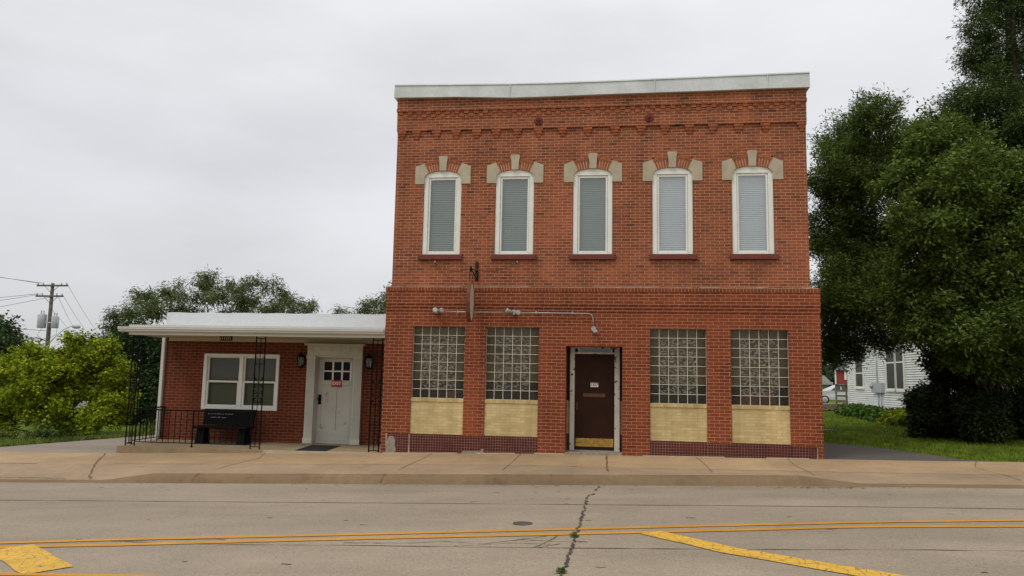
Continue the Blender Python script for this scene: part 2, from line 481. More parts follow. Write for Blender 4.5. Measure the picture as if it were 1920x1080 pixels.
def paint_mat(name, col, wear, wear_scale, lo, hi, crackle=0):
    t = NT(name)
    c = t.scale(col, t.math('MULTIPLY', t.rng(t.noise(3, 4), .85, 1.12), t.rng(t.noise(60, 2), .9, 1.1)))
    c = t.mix(t.rng(t.noise(wear_scale, 5, .7), 0, .8, lo, hi), c, wear)
    if crackle:
        v = t.new('TexVoronoi'); v.feature = 'DISTANCE_TO_EDGE'; v.inputs['Scale'].default_value = crackle
        nz = t.new('TexNoise'); nz.inputs['Scale'].default_value = 6; t.l.new(t.tc.outputs['Object'], nz.inputs['Vector'])
        vm = t.new('VectorMath'); vm.operation = 'MULTIPLY_ADD'; vm.inputs[1].default_value = (.12, .12, 0)
        t.l.new(nz.outputs['Color'], vm.inputs[0]); t.l.new(t.tc.outputs['Object'], vm.inputs[2]); t.l.new(vm.outputs[0], v.inputs['Vector'])
        c = t.mix(t.rng(v.outputs['Distance'], .9, 0, .012, .05), c, (.19, .13, .06))
    t.base(c); t.rough(.7, .3)
    return t.mat
PAINT_O = paint_mat('orange_line_paint', (.50, .225, .020), (.40, .26, .10), 9, .60, .74)
PAINT_Y = paint_mat('yellow_line_paint', (.60, .35, .04), (.30, .21, .11), 14, .62, .72, 11)

def grass_ground():
    t = NT('lawn_soil')
    c = t.mix(t.rng(t.noise(.6, 5, .6), 0, 1), (.085, .130, .012), (.150, .200, .020))
    c = t.mix(t.rng(t.noise(30, 3), 0, .5), c, (.05, .075, .012))
    t.base(c); t.rough(.95, .1); t.bump(t.noise(45, 4), .8, .03)
    return t.mat
LAWN = grass_ground()
GRASSB = leaf_mat('grass_blades', (.105, .165, .014), (.185, .250, .028), trans=.3)
GRASSW = leaf_mat('weedy_grass', (.09, .15, .02), (.17, .22, .04), (.30, .26, .14), trans=.3)

# ------------------------------------------------------------------ ground: everything drops to the left with the street
ZB = [(-400, -2.2), (-60, -1.6), (-10.5, -.29), (-4.7, -.11), (-1.47, -.02), (.25, -.005), (4.1, .05), (6.5, .09), (12, .22), (16, .16), (60, .6), (400, .9)]
RB = [(-400, -2.6), (-60, -2.0), (-10, -.485), (3, -.07), (7, .035), (60, .5), (400, .6)]
def pl(P, x): return float(np.interp(x, [p[0] for p in P], [p[1] for p in P]))
def zb(x): return pl(ZB, x)
def zroad(x, y):
    d = -y - 3.3
    return pl(RB, x) + .006 * min(max(d, 0), 4.7) - .006 * max(d - 4.7, 0)

g = MB()
gx = [p[0] for p in ZB]
for a, b in zip(gx[:-1], gx[1:]):
    for y0, y1, dz0, dz1 in ((-600, -19, -.1, -.5), (-19, -.6, -.5, -.5), (-.6, -.02, -.5, -.012), (-.02, 900, -.012, -.012)):
        g.face([(a, y0, zb(a) + dz0), (b, y0, zb(b) + dz0), (b, y1, zb(b) + dz1), (a, y1, zb(a) + dz1)])
tag(g.build('ground', LAWN), kind='structure')

# road with its seams, cracks and painted markings (each laid 4 mm and more above the asphalt)
r = MB()
xs = sorted(set([p[0] for p in RB] + [-30, -20]))
for a, b in zip(xs[:-1], xs[1:]):
    for y0, y1 in ((-18.5, -8.0), (-8.0, -3.3)):
        r.face([(a, y0, zroad(a, y0)), (b, y0, zroad(b, y0)), (b, y1, zroad(b, y1)), (a, y1, zroad(a, y1))])
def ribbon(mb, pts, width, dz, m, zf, step=.25, jag=0.0, wj=0.0, seed=1):
    """strip along a polyline lying on the surface zf"""
    q = random.Random(seed)
    P = []
    for (ax, ay), (bx, by) in zip(pts[:-1], pts[1:]):
        n = max(1, int(math.hypot(bx - ax, by - ay) / step))
        P += [(ax + (bx - ax) * i / n, ay + (by - ay) * i / n) for i in range(n)]
    P.append(pts[-1])
    L = []
    for i, (x, y) in enumerate(P):
        x0, y0 = P[max(i - 1, 0)]; x1, y1 = P[min(i + 1, len(P) - 1)]
        dx, dy = x1 - x0, y1 - y0; l = math.hypot(dx, dy) or 1
        nx, ny = -dy / l, dx / l
        o = q.uniform(-jag, jag); wd = width * (1 + q.uniform(-wj, wj))
        a = (x + nx * (o + wd / 2), y + ny * (o + wd / 2)); b = (x + nx * (o - wd / 2), y + ny * (o - wd / 2))
        L.append(((a[0], a[1], zf(*a) + dz), (b[0], b[1], zf(*b) + dz)))
    for (a, b), (c, d) in zip(L[:-1], L[1:]):
        mb.face([b, d, c, a], m)
# mats: 0 asphalt, 1 orange, 2 yellow, 3 crack, 4 seam
ribbon(r, [(-60, -5.36), (-8.86, -5.35), (.93, -5.33), (60, -5.2)], .022, .004, 4, zroad, .4, .006, .6, 2)
ribbon(r, [(-5.64, -8.03), (-5.17, -8.09), (-4.0, -8.19), (-2.68, -8.13), (-.96, -8.11), (.68, -8.07), (3.8, -7.9), (12, -7.7)], .012, .004, 3, zroad, .2, .010, .7, 3)
ribbon(r, [(-.17, -3.37), (-.24, -4.0)], .02, .005, 3, zroad, .06, .02, .8, 4)
ribbon(r, [(-.24, -4.3), (-.33, -4.51), (-.33, -5.49), (-.34, -6.32), (-.35, -7.02), (-.36, -7.42), (-.37, -7.9), (-.38, -8.37), (-.39, -8.68), (-.42, -9.08), (-.45, -12)], .018, .0095, 3, zroad, .05, .022, .9, 5)
for k, L in enumerate(([(-2.7, -8.02), (-2.0, -7.98), (-1.7, -7.86), (-1.27, -7.96), (-.92, -7.72), (-.67, -7.53)], [(-.92, -7.72), (-.64, -7.78), (-.40, -7.80)], [(-.75, -8.1), (-.62, -7.8), (-.55, -7.5), (-.48, -7.4)],
                       [(-1.54, -8.1), (-1.0, -7.9), (-.6, -7.95)], [(-5.2, -8.1), (-4.6, -7.98), (-4.0, -7.95)], [(-.7, -8.1), (-.5, -7.9)])):
    ribbon(r, L, .010, .0045, 3, zroad, .07, .012, .7, 20 + k)
ribbon(r, [(-14, -9.85), (-6.33, -8.27), (-5.25, -8.05), (-2.87, -7.61), (.79, -6.875), (2.72, -6.50), (4.65, -6.18), (7, -5.95), (20, -5.9)], .105, .0065, 1, zroad, .3, .003, .05, 7)
ribbon(r, [(-14, -10.1), (-6.16, -8.46), (-5.04, -8.28), (-2.78, -7.84), (.765, -7.17), (2.63, -6.79), (4.45, -6.58), (7, -6.3), (20, -6.2)], .11, .0065, 1, zroad, .3, .003, .05, 8)
ribbon(r, [(.42, -7.25), (1.11, -8.10), (2.15, -8.93), (3.2, -9.77)], .27, .0075, 2, zroad, .2, .004, .04, 9)
ribbon(r, [(-6.03, -8.47), (-5.45, -8.93), (-4.93, -9.33)], .40, .0075, 2, zroad, .2, .004, .04, 10)
ribbon(r, [(-8, -8.9), (-5.3, -9.47), (-4.0, -9.44), (-3.4, -9.5)], .09, .0065, 1, zroad, .3, .003, .05, 11)
# pock marks and small tar spots
q = random.Random(44)
for k in range(70):
    x, y = q.uniform(-9, 6), q.uniform(-11, -3.6)
    L = q.uniform(.03, .12)
    ribbon(r, [(x, y), (x + L, y + q.uniform(-.02, .02))], q.uniform(.01, .03), .004, q.choice((3, 4, 4)), zroad, .03, .004, .6, 60 + k)
# grit gathered along the gutter
for k in range(260):
    x = q.gauss(3.2, .5) if k < 120 else q.uniform(-9, 6.5)
    y = -3.36 - abs(q.gauss(0, .10 if k < 120 else .05))
    L = q.uniform(.01, .05)
    ribbon(r, [(x, y), (x + L, y + q.uniform(-.015, .015))], q.uniform(.008, .02), .004, q.choice((3, 4)), zroad, .03, .003, .6, 160 + k)
tag(r.build('road', [ASPH, PAINT_O, PAINT_Y, CRACK, CRACK_L]), kind='structure')

# sidewalk running into the kerb; the kerb dips for the two drives
def drop(x):                                                  # 1 where the kerb stands, 0 where it is lowered
    if x < -7.9: return max(0, 1 - (-7.9 - x) / .9)
    if x > 2.9: return max(0, 1 - (x - 2.9) / .9)
    return 1.0
def ktop(x):
    return pl(RB, x) + .025 + .115 * drop(x)
def zwalk(x, y):
    a, b = zb(x), zb(x) - .022
    c = ktop(x)
    if y >= -2.0: return a + (b - a) * (-y / 2.0)
    if y >= -3.08: return b + (c - b) * (-y - 2.0) / 1.08
    return c
wk = MB()
wx = sorted(set([p[0] for p in ZB if -60 <= p[0] <= 60] + [-8.9, -8.7, -8.5, -8.3, -8.1, -7.9, 2.9, 3, 3.1, 3.3, 3.5, 3.7, 3.8, 7, -10, -30, -20, 20, 30, 40]))
ys = [0, -1.0, -2.0, -2.5, -2.9, -3.08]
for a, b in zip(wx[:-1], wx[1:]):
    for y1, y0 in zip(ys[:-1], ys[1:]):
        wk.face([(a, y0, zwalk(a, y0)), (b, y0, zwalk(b, y0)), (b, y1, zwalk(b, y1)), (a, y1, zwalk(a, y1))], 0 if y1 > -1.9 else 2)
def zjoint(x, y): return zwalk(x, max(y, -3.08))
for k, (x0, x1) in enumerate(((-7.3, -6.96), (-3.67, -3.62), (-1.82, -1.81), (1.66, 1.69), (3.41, 3.3), (6.85, 6.4))):
    ribbon(wk, [(x0, -.02), (x1, -1.0), (x1, -2.0), (x1 - .03, -2.6)], .012, .004, 1, zjoint, .12, .003, .5, 30 + k)
ribbon(wk, [(-.09, -.1), (-.07, -2.0), (-.05, -2.6)], .030, .005, 1, zjoint, .1, .006, .4, 40)
ribbon(wk, [(-10.9, -.12), (-10.2, -1.3), (-9.9, -1.8), (-9.3, -2.8), (-9.1, -3.05)], .026, .005, 1, zjoint, .1, .02, .6, 41)
ribbon(wk, [(-60, -2.0), (-11, -2.0)], .014, .004, 1, zjoint, .3, .003, .4, 42)
ribbon(wk, [(-9.4, -2.0), (60, -2.0)], .012, .004, 1, zjoint, .3, .003, .5, 43)
ribbon(wk, [(-12, -2.9), (-9.6, -3.03)], .012, .005, 1, zjoint, .1, .02, .6, 45)
tag(wk.build('sidewalk', [CONC, JOINT, CONC2]), kind='structure')

kb = MB()
def kprof(x):
    t, z = ktop(x), pl(RB, x)
    h_ = t - z
    return [(-3.08, t), (-3.15, t - .02 * h_ / .14), (-3.205, t - .045 * h_ / .14), (-3.25, t - .085 * h_ / .14), (-3.29, z + .004), (-3.32, z - .03)]
kx = sorted(set(wx + [float(v) for v in np.arange(-7.8, 2.9, .5)]))
for a, b in zip(kx[:-1], kx[1:]):
    A, B = kprof(a), kprof(b)
    for i in range(5):
        kb.face([(a, *A[i + 1]), (b, *B[i + 1]), (b, *B[i]), (a, *A[i])], 0, True)
def zk(x, y):
    P = kprof(x)
    return float(np.interp(-y, [-p[0] for p in P], [p[1] for p in P]))
for k, x in enumerate((-7.06, -3.75, -.96)):
    ribbon(kb, [(x, -3.08), (x - .01, -3.285)], .022, .006, 1, zk, .03, .004, .4, 50 + k)
tag(kb.build('kerb', [CURBM, JOINT]), kind='structure')

# asphalt lot on the left, asphalt drive on the right
def patch(name, mat_, poly_fn, xs_, dz=-.004):
    mb = MB()
    for a, b in zip(xs_[:-1], xs_[1:]):
        (a0, a1), (b0, b1) = poly_fn(a), poly_fn(b)
        mb.face([(a, a0, zb(a) + dz), (b, b0, zb(b) + dz), (b, b1, zb(b) + dz), (a, a1, zb(a) + dz)])
    return tag(mb.build(name, mat_), kind='structure')
def lot_edge(x): return float(np.interp(x, [-40, -20, -14.75, -14.3, -13.7, -12.5, -10.5], [.15, .3, 1.3, 2.9, 4.8, 9, 16]))
patch('parking_lot', LOT, lambda x: (0.0, lot_edge(x)), [-40, -30, -20, -17, -14.75, -14.3, -13.7, -12.5, -10.5])
def drive_edge(x): return float(np.interp(x, [4.1, 4.7, 5.28, 6.06, 6.38, 6.79, 7.2], [5.4, 5.05, 4.49, 3.19, 2.13, .52, 0.02]))
patch('driveway', DRIVE, lambda x: (0.0, drive_edge(x)), [4.1, 4.4, 4.7, 5.28, 5.7, 6.06, 6.38, 6.5, 6.79, 7.2])

# ------------------------------------------------------------------ two-storey brick building
YU = .09                                                       # face of the upper storey
BL = thing('brick_building', 'two-storey red brick building with five arched upper windows and white metal coping', 'building', (0, 0, 0))
XL, XR = -4.78, 4.105
WIN_LO = [(-4.17, -3.05), (-2.60, -1.495), (.775, 1.895), (2.37, 3.49)]
Z_WT, Z_WB, Z_YB = 2.555, 1.05, .31
lw = MB()
PIERS = [(XL, -4.17), (-3.05, -2.60), (-1.495, -.93), (.22, .775), (1.895, 2.37), (3.49, XR)]
for i, (a, b) in enumerate(PIERS):
    z0 = min(zb(a), zb(b)) - .3
    if i in (2, 3): lw.box(a, b, 0, .5, z0, Z_WT)
    elif i == 0:
        lw.box(a, b, 0, .5, .305, Z_WT); lw.box(a, a + .10, 0, .5, z0, .305); lw.box(a + .10, b, .02, .5, z0, .305)
    elif i == 5:
        lw.box(a, b, 0, .5, .285, Z_WT); lw.box(b - .11, b, 0, .5, z0, .285); lw.box(a, b - .11, .02, .5, z0, .285)
    else:
        lw.box(a, b, 0, .5, .29, Z_WT); lw.box(a, b, .02, .5, z0, .29)
ZDT = 2.175
lw.box(-.93, .22, 0, .5, ZDT, Z_WT)
lw.box(XL, XR, 0, .5, Z_WT, 2.885)
lw.box(XL, XR, -.014, .5, 2.885, 2.955)
lw.box(XL, XR, -.028, .5, 2.955, 3.02)
lw.box(XL, XR, -.042, .5, 3.02, 3.295)
# side and back walls of the ground floor
lw.box(XL, XL + .3, .5, 11, -.5, 3.375); lw.box(XR - .3, XR, .5, 11, -.5, 3.375); lw.box(XL + .3, XR - .3, 10.7, 11, -.5, 3.375)
lw.build('lower_wall', BR_LOW, BL)
so = MB(); so.box(XL - .003, XR + .003, -.052, .5, 3.295, 3.375)
so.build('soldier_course', BR_SOLD, BL)
lg = MB()
q = random.Random(3)
x = XL + .01
while x < XR - .05:
    l = min(q.uniform(.25, .7), XR - .01 - x)
    lg.hexa([(x, -.03, 3.375), (x + l, -.03, 3.375), (x + l, .1, 3.375), (x, .1, 3.375)],
            [(x, -.015, 3.38 + q.uniform(0, .012)), (x + l, -.015, 3.38 + q.uniform(0, .012)), (x + l, .1, 3.40 + q.uniform(0, .03)), (x, .1, 3.40 + q.uniform(0, .03))])
    x += l
lg.build('mortar_ledge', MORTAR_G, BL)

XUL, XUR = -4.70, 3.95
WC = [-3.65, -2.07, -.407, 1.247, 2.866]
HW = .42
uw = MB()
uw.box(XUL, XUR, YU, YU + .35, 3.38, 3.985)
edges = [XUL] + [v for c in WC for v in (c - HW, c + HW)] + [XUR]
for i in range(0, len(edges), 2):
    uw.box(edges[i], edges[i + 1], YU, YU + .35, 3.985, 6.15)
for c in WC: uw.box(c - HW, c + HW, YU + .10, YU + .35, 5.76, 6.15)
uw.box(XUL, XUR, YU, YU + .35, 6.15, 6.85)
uw.box(XUL - .01, XUR + .01, YU - .045, YU + .35, 6.85, 7.11)            # corbelled band
uw.box(XUL - .01, XUR + .01, YU - .050, YU + .35, 7.11, 7.275)
uw.box(XUL - .02, XUR + .02, YU - .082, YU + .35, 7.275, 7.345)
uw.box(XUL - .01, XUR + .01, YU - .072, YU + .35, 7.345, 7.60)
uw.box(XUL, XUL + .3, YU + .35, 11, 3.38, 7.6); uw.box(XUR - .3, XUR, YU + .35, 11, 3.38, 7.6); uw.box(XUL + .3, XUR - .3, 10.7, 11, 3.38, 7.6)
uw.build('upper_wall', BR_UP, BL)
dn = MB()
x = XUL + .02
k = 0
while x < XUR - .06:
    dn.box(x, x + .10, YU - .070, YU - .03, 7.212, 7.275)
    dn.box(x + .105, x + .205, YU - .064, YU - .03, 7.145, 7.205)
    x += .2105; k += 1
dn.build('dentil_course', VOUS, BL)
for cx in [-4.60, -4.27, -3.825, -3.38, -2.93, -2.50, -2.03, -1.575, -1.06, -.525, .05, .60, 1.10, 1.60, 2.08, 2.60, 3.14, 3.62, 3.87]:
    if cx == 3.62: continue
    cb = MB()
    for (hw, z0, z1, p) in ((.096, 6.790, 6.849, .040), (.074, 6.728, 6.787, .030), (.046, 6.666, 6.725, .017)):
        a, b = max(cx - hw, XUL - .008), min(cx + hw, XUR + .008)
        cb.box(a, b, YU - p, YU + .01, z0, z1)
    cb.build('corbel', VOUS, BL)
for sx_, sz_ in ((-1.58, 7.0), (.765, 7.01)):
    st = MB()
    st.lathe((sx_, YU - .04, sz_), (0, -1, 0), [(0, .088), (.022, .088), (.032, .074), (.030, .06)], 20)
    P = []
    for k in range(10):
        rr_ = .068 if k % 2 == 0 else .028
        an = math.pi / 2 + k * math.pi / 5
        P.append((sx_ + rr_ * math.cos(an), sz_ + rr_ * math.sin(an)))
    n0 = len(st.v)
    st.v += [(x, YU - .07, z) for x, z in P] + [(sx_, YU - .098, sz_)]
    for k in range(10):
        st.f.append((n0 + k, n0 + (k + 1) % 10, n0 + 10)); st.m.append(0); st.sm.append(False)
    st.build('anchor_plate', REDIRON, BL)
# coping: a slightly sagging sheet-metal band in five lengths
cp = MB()
CX = [(-4.77, 7.885, 7.580), (-3.4, 7.855, 7.560), (-2.17, 7.83, 7.505), (-1.2, 7.822, 7.508), (-.3, 7.826, 7.522), (.9, 7.838, 7.528), (2.2, 7.856, 7.536), (3.2, 7.868, 7.548), (4.02, 7.88, 7.548)]
for (a, t0, b0), (b, t1, b1) in zip(CX[:-1], CX[1:]):
    cp.hexa([(a, YU - .15, b0), (b, YU - .15, b1), (b, YU + .42, b1), (a, YU + .42, b0)], [(a, YU - .135, t0 - .03), (b, YU - .135, t1 - .03), (b, YU + .42, t1 - .03), (a, YU + .42, t0 - .03)])
    cp.hexa([(a, YU - .152, t0 - .03), (b, YU - .152, t1 - .03), (b, YU + .43, t1 - .03), (a, YU + .43, t0 - .03)], [(a, YU - .145, t0), (b, YU - .145, t1), (b, YU + .43, t1), (a, YU + .43, t0)])
for x in (-2.2, .88, 3.18): cp.box(x - .012, x + .012, YU - .156, YU - .13, pl([(c[0], c[2]) for c in CX], x), pl([(c[0], c[1]) for c in CX], x) - .035)
cp.box(-4.77, -4.62, YU + .42, 11, 7.56, 7.86); cp.box(3.87, 4.02, YU + .42, 11, 7.53, 7.86)
cp.build('coping', METAL_C, BL)
rf = MB(); rf.box(XUL + .05, XUR - .05, YU + .2, 10.9, 7.25, 7.45); rf.box(XL + .05, XR - .05, .3, 10.9, 3.2, 3.37)
rf.build('roof', TAR, BL)

def arc(cx, cz, R_, a0, a1, n):
    return [(cx + R_ * math.sin(a0 + (a1 - a0) * i / n), cz + R_ * math.cos(a0 + (a1 - a0) * i / n)) for i in range(n + 1)]
def upper_window(c, idx):
    dz = .025
    Rz, R0 = 5.015 + dz, .912
    yo = YU - .006
    # arch
    a_s, a_k = math.radians(20.9), math.radians(4.5)
    ar = MB()
    for sgn in (-1, 1):
        P = arc(c, Rz, R0 + .003, a_k * sgn, a_s * sgn, 6) + arc(c, Rz, R0 + .248, a_s * sgn, (a_k + .02) * sgn, 6)
        ar.prism(P if sgn < 0 else P[::-1], yo + .004, YU + .09, 1)
        nb = 5
        for k in range(nb):
            g0 = a_k + .012 + (a_s - a_k - .012) * k / nb; g1 = a_k + .012 + (a_s - a_k - .012) * (k + 1) / nb - .015
            v = [(R0 + .004, g0), (R0 + .004, g1), (R0 + .172, g1), (R0 + .172, g0)]
            P = [(c + sgn * r_ * math.sin(a), Rz + r_ * math.cos(a)) for r_, a in v]
            ar.prism(P[::-1] if sgn < 0 else P, yo - rd.uniform(0, .003), YU + .05, 0)
        for k in range(3):
            g0 = a_k + .022 + (a_s - a_k - .022) * k / 3; g1 = a_k + .022 + (a_s - a_k - .022) * (k + 1) / 3 - .008
            v = [(R0 + .185, g0), (R0 + .185, g1), (R0 + .245, g1), (R0 + .245, g0)]
            P = [(c + sgn * r_ * math.sin(a), Rz + r_ * math.cos(a)) for r_, a in v]
            ar.prism(P[::-1] if sgn < 0 else P, yo - .014, YU + .05, 0)
    A = ar.build('window_arch', [VOUS, MORTAR], BL)
    ks = MB()
    ks.prism([(c - .072, 5.922 + dz), (c + .072, 5.922 + dz), (c + .088, 6.14 + dz), (c + .10, 6.215 + dz), (c + .085, 6.25 + dz), (c - .085, 6.25 + dz), (c - .10, 6.215 + dz), (c - .088, 6.14 + dz)], yo - .022, YU + .09)
    ks.build('keystone', STONE, A)
    for sgn in (-1, 1):
        P = [(-.612, 5.628), (-.405, 5.628), (-.405, 5.79), (-.36, 5.85), (-.328, 5.866), (-.415, 6.088), (-.612, 6.015)]
        P = [(c + (x if sgn < 0 else -x), z + dz) for x, z in P]
        sp_ = MB(); sp_.prism(P if sgn < 0 else P[::-1], yo - .012, YU + .09)
        sp_.build('springer', STONE, A)
    # frame with its arched head
    wn_ = MB()
    y0, y1 = YU + .025, YU + .10
    zt = 5.72 + dz
    wn_.bevbox(c - .415, c - .315, y0, y1, 4.10, zt + .06, .006); wn_.bevbox(c + .315, c + .415, y0, y1, 4.10, zt + .06, .006)
    wn_.bevbox(c - .315, c + .315, y0, y1, 4.10, 4.125, .004)
    top = arc(c, Rz, R0 - .004, -math.radians(25.5), math.radians(25.5), 14)
    top = [(max(c - .415, min(c + .415, x)), z) for x, z in top]
    wn_.prism([(c - .415, zt + .062), (c + .415, zt + .062)] + [(x, z) for x, z in top[::-1]], y0 + .001, y1)
    W = wn_.build('window', WHITE, BL)
    if idx: W['label'] = None or ('arched-head white window with blind paled for reflected sky' if idx >= 3 else 'arched-head white window with blind tinted grey-green for reflected trees')
    sh = MB()
    for (a, b, c0, d0) in ((c - .312, c - .272, 4.128, zt + .058), (c + .272, c + .312, 4.128, zt + .058), (c - .272, c + .272, 4.128, 4.178), (c - .272, c + .272, zt + .005, zt + .058)):
        sh.bevbox(a, b, YU + .045, YU + .095, c0, d0, .008)
    sh.build('sash', WHITE, W)
    pn = MB(); pn.face([(c - .273, YU + .07, 4.177), (c + .273, YU + .07, 4.177), (c + .273, YU + .07, zt + .006), (c - .273, YU + .07, zt + .006)])
    pn.build('pane', GLASS_L if idx >= 3 else GLASS, W)
    bl = MB()
    z = 4.19
    while z < zt + .05:
        bl.face([(c - .29, YU + .125, z), (c + .29, YU + .125, z), (c + .29, YU + .152, z + .034), (c - .29, YU + .152, z + .034)])
        z += .0405
    bl.face([(c - .31, YU + .17, 4.1), (c + .31, YU + .17, 4.1), (c + .31, YU + .17, 5.8), (c - .31, YU + .17, 5.8)])
    bl.build('blind', BLIND_L if idx >= 3 else BLIND, W)
    si = MB(); si.bevbox(c - .48, c + .48, YU - .06, YU + .12, 3.986, 4.098, .008)
    si.build('window_sill', SILL, BL)
for i, c in enumerate(WC): upper_window(c, i)

# glass block windows over yellow brick spandrels
def block_window(x0, x1, idx):
    nx, nz = 6, 8
    bw_, bh_ = (x1 - x0) / nx, (Z_WT - Z_WB) / nz
    f = MB(); y0 = .062
    for i in range(nx + 1):
        x = x0 + i * bw_
        f.box(max(x - .0044, x0), min(x + .0044, x1), y0, y0 + .09, Z_WB, Z_WT)
    for j in range(nz + 1):
        z = Z_WB + j * bh_
        f.box(x0, x1, y0 - .0015, y0 + .085, max(z - .0044, Z_WB), min(z + .0044, Z_WT))
    W = f.build('glass_block_window', GROUT, BL)
    wv_, rb_ = MB(), MB()
    for i in range(nx):
        for j in range(nz):
            a, b = x0 + i * bw_ + .0045, x0 + (i + 1) * bw_ - .0045
            c, d = Z_WB + j * bh_ + .0045, Z_WB + (j + 1) * bh_ - .0045
            inner = 0 < i < nx - 1 and 0 < j < nz - 1
            mb = wv_ if inner else rb_
            yf, e_ = y0 + .006, .016
            n = len(mb.v)
            t1, t2 = rd.uniform(-.002, .002), rd.uniform(-.002, .002)
            mb.v += [(a, yf + .012, c), (b, yf + .012, c), (b, yf + .012, d), (a, yf + .012, d), (a + e_, yf + t1, c + e_), (b - e_, yf + t2, c + e_), (b - e_, yf - t1, d - e_), (a + e_, yf - t2, d - e_)]
            for q_ in ((4, 5, 6, 7), (0, 1, 5, 4), (1, 2, 6, 5), (2, 3, 7, 6), (3, 0, 4, 7)):
                mb.f.append(tuple(n + k for k in q_)); mb.m.append(0); mb.sm.append(False)
    wv_.build('wavy_blocks', BLK_W, W); rb_.build('ribbed_blocks', BLK_R, W)
    cu = MB()
    n = 40
    for k in range(n):                                        # pleated curtain ending two courses above the sill
        a, b = x0 - .05 + (x1 - x0 + .1) * k / n, x0 - .05 + (x1 - x0 + .1) * (k + 1) / n
        ya, yb = .22 + .004 * (k % 2), .22 + .004 * ((k + 1) % 2)
        cu.face([(a, ya, 1.43), (b, yb, 1.43), (b, yb, 2.6), (a, ya, 2.6)])
    cu.build('curtain', CURTAIN, W)
    dk = MB(); dk.box(x0 - .04, x1 + .04, .5, .55, .9, 2.6); dk.box(x0 - .04, x1 + .04, .17, .5, 1.0, 1.03)
    if idx == 3:
        for a, b in ((2.60, 2.92), (2.98, 3.28)): dk.box(a, b, .28, .45, 1.03, 1.36, 1)
    elif idx == 0: dk.box(-3.45, -3.3, .25, .4, 1.03, 1.2, 1)
    dk.build('room_recess', [INTERIOR, BOXES], W)
    y = MB(); y.box(x0, x1, .022, .45, .31, .975)
    Yb = y.build('spandrel', BR_YEL, BL)
    ys_ = MB(); ys_.box(x0 + .001, x1 - .001, .008, .45, .977, 1.049); ys_.build('spandrel_sill', BR_YSOLD, Yb)
    tl = MB(); tl.box(x0, x1, .014, .45, min(zb(x0), zb(x1)) - .3, .308); tl.build('tile_base', TILE, BL)
for i, (a, b) in enumerate(WIN_LO): block_window(a, b, i)
for a, b, z1 in ((-4.675, -4.17, .303), (-3.05, -2.60, .288), (1.895, 2.37, .288), (3.49, 3.99, .283)):
    tl = MB(); tl.box(a, b, .004, .02, -.4, z1); tl.build('tile_base', TILE, BL)
def _patch(P, y0, y1, m=0):
    b = MB(); b.prism(P, y0, y1); b.build('cement_patch', STONE if m else CEMENT, BL)
_patch([(-4.675, -.115), (-4.47, -.11), (-4.45, -.02), (-4.48, .06), (-4.475, .15), (-4.50, .235), (-4.56, .25), (-4.615, .235), (-4.64, .17), (-4.665, .10)], -.004, .02)
_patch([(-3.05, -.075), (-2.60, -.06), (-2.60, .045), (-2.65, .035), (-2.665, -.005), (-3.05, -.018)], -.003, .02)
_patch([(3.965, -.02), (3.995, -.02), (3.99, .28), (3.975, .26), (3.97, .15)], -.003, .02)
_patch([(-4.19, -.09), (-4.165, -.09), (-4.17, .30), (-4.185, .30), (-4.18, .1)], -.003, .02, 1)
_patch([(-4.66, .0), (-4.675, .0), (-4.68, .30), (-4.655, .30)], -.002, .02, 1)
# pale caulk line where wall meets walk
for (a, b) in ((-4.75, -.93), (.22, XR)):
    x = a
    while x < b - .01:
        l = min(.4, b - x)
        if rd.random() < .75:
            wf = MB(); wf.hexa([(x, -.013, zb(x) - .02), (x + l, -.013, zb(x + l) - .02), (x + l, 0.013, zb(x + l) - .02), (x, 0.013, zb(x) - .02)],
                    [(x, -.006, zb(x) + .013), (x + l, -.006, zb(x + l) + .013), (x + l, .013, zb(x + l) + .013), (x, .013, zb(x) + .013)]); wf.build('caulk_line', STONE, BL)
        x += l

# recessed entrance
en = MB()
en.box(-.93, .22, .52, .6, -.1, 2.3, 0)
en.box(-.96, -.86, .48, .52, .37, 1.06, 1); en.box(.17, .25, .48, .52, .37, 1.06, 1)
en.box(-.96, -.86, .485, .52, -.1, .37, 2); en.box(.17, .25, .485, .52, -.1, .37, 2)
en.box(-.93, .22, -.012, .52, -.2, .028, 3)
en.build('entrance_recess', [DARKGREEN, BR_YEL, TILE, CEMENT], BL)
fr = MB()
fr.bevbox(-.865, -.765, .40, .53, .028, 2.18, .008); fr.bevbox(.065, .175, .40, .53, .028, 2.18, .008)
fr.bevbox(-.765, .065, .41, .53, 2.035, 2.07, .006); fr.bevbox(-.765, .065, .42, .53, 2.15, 2.19, .006)
fr.box(-.70, -.66, .425, .53, 2.07, 2.15); fr.box(-.02, .02, .425, .53, 2.07, 2.15)
DF = fr.build('door_frame', PEEL, BL)
tr = MB(); tr.face([(-.66, .45, 2.07), (-.02, .45, 2.07), (-.02, .45, 2.15), (-.66, .45, 2.15)]); tr.build('transom', GLASS_D, DF)
bt = MB(); bt.lathe((-.82, .402, 1.6), (0, -1, 0), [(0, .022), (.008, .022), (.014, .012)], 12); bt.build('doorbell', BLACK, DF)
dr = MB(); dr.bevbox(-.765, .065, .45, .50, .045, 2.035, .004); dr.box(-.765, .065, .44, .51, .029, .045, 1)
DO = dr.build('front_door', [DOORB, GALV], BL)
kp = MB(); kp.bevbox(-.735, .045, .444, .452, .115, .285, .003); kp.build('kick_plate', BRASS, DO)
ml = MB(); ml.bevbox(-.585, -.125, .438, .452, 1.13, 1.21, .006); ml.box(-.53, -.18, .434, .44, 1.15, 1.19); ml.build('mail_slot', SLOT, DO)
hd = MB(); hd.box(-.725, -.69, .442, .452, .86, 1.02); hd.tube([(-.705, .445, .99), (-.705, .40, .985), (-.705, .40, .89), (-.705, .445, .88)], .008, 6); hd.build('door_handle', SLOT, DO)
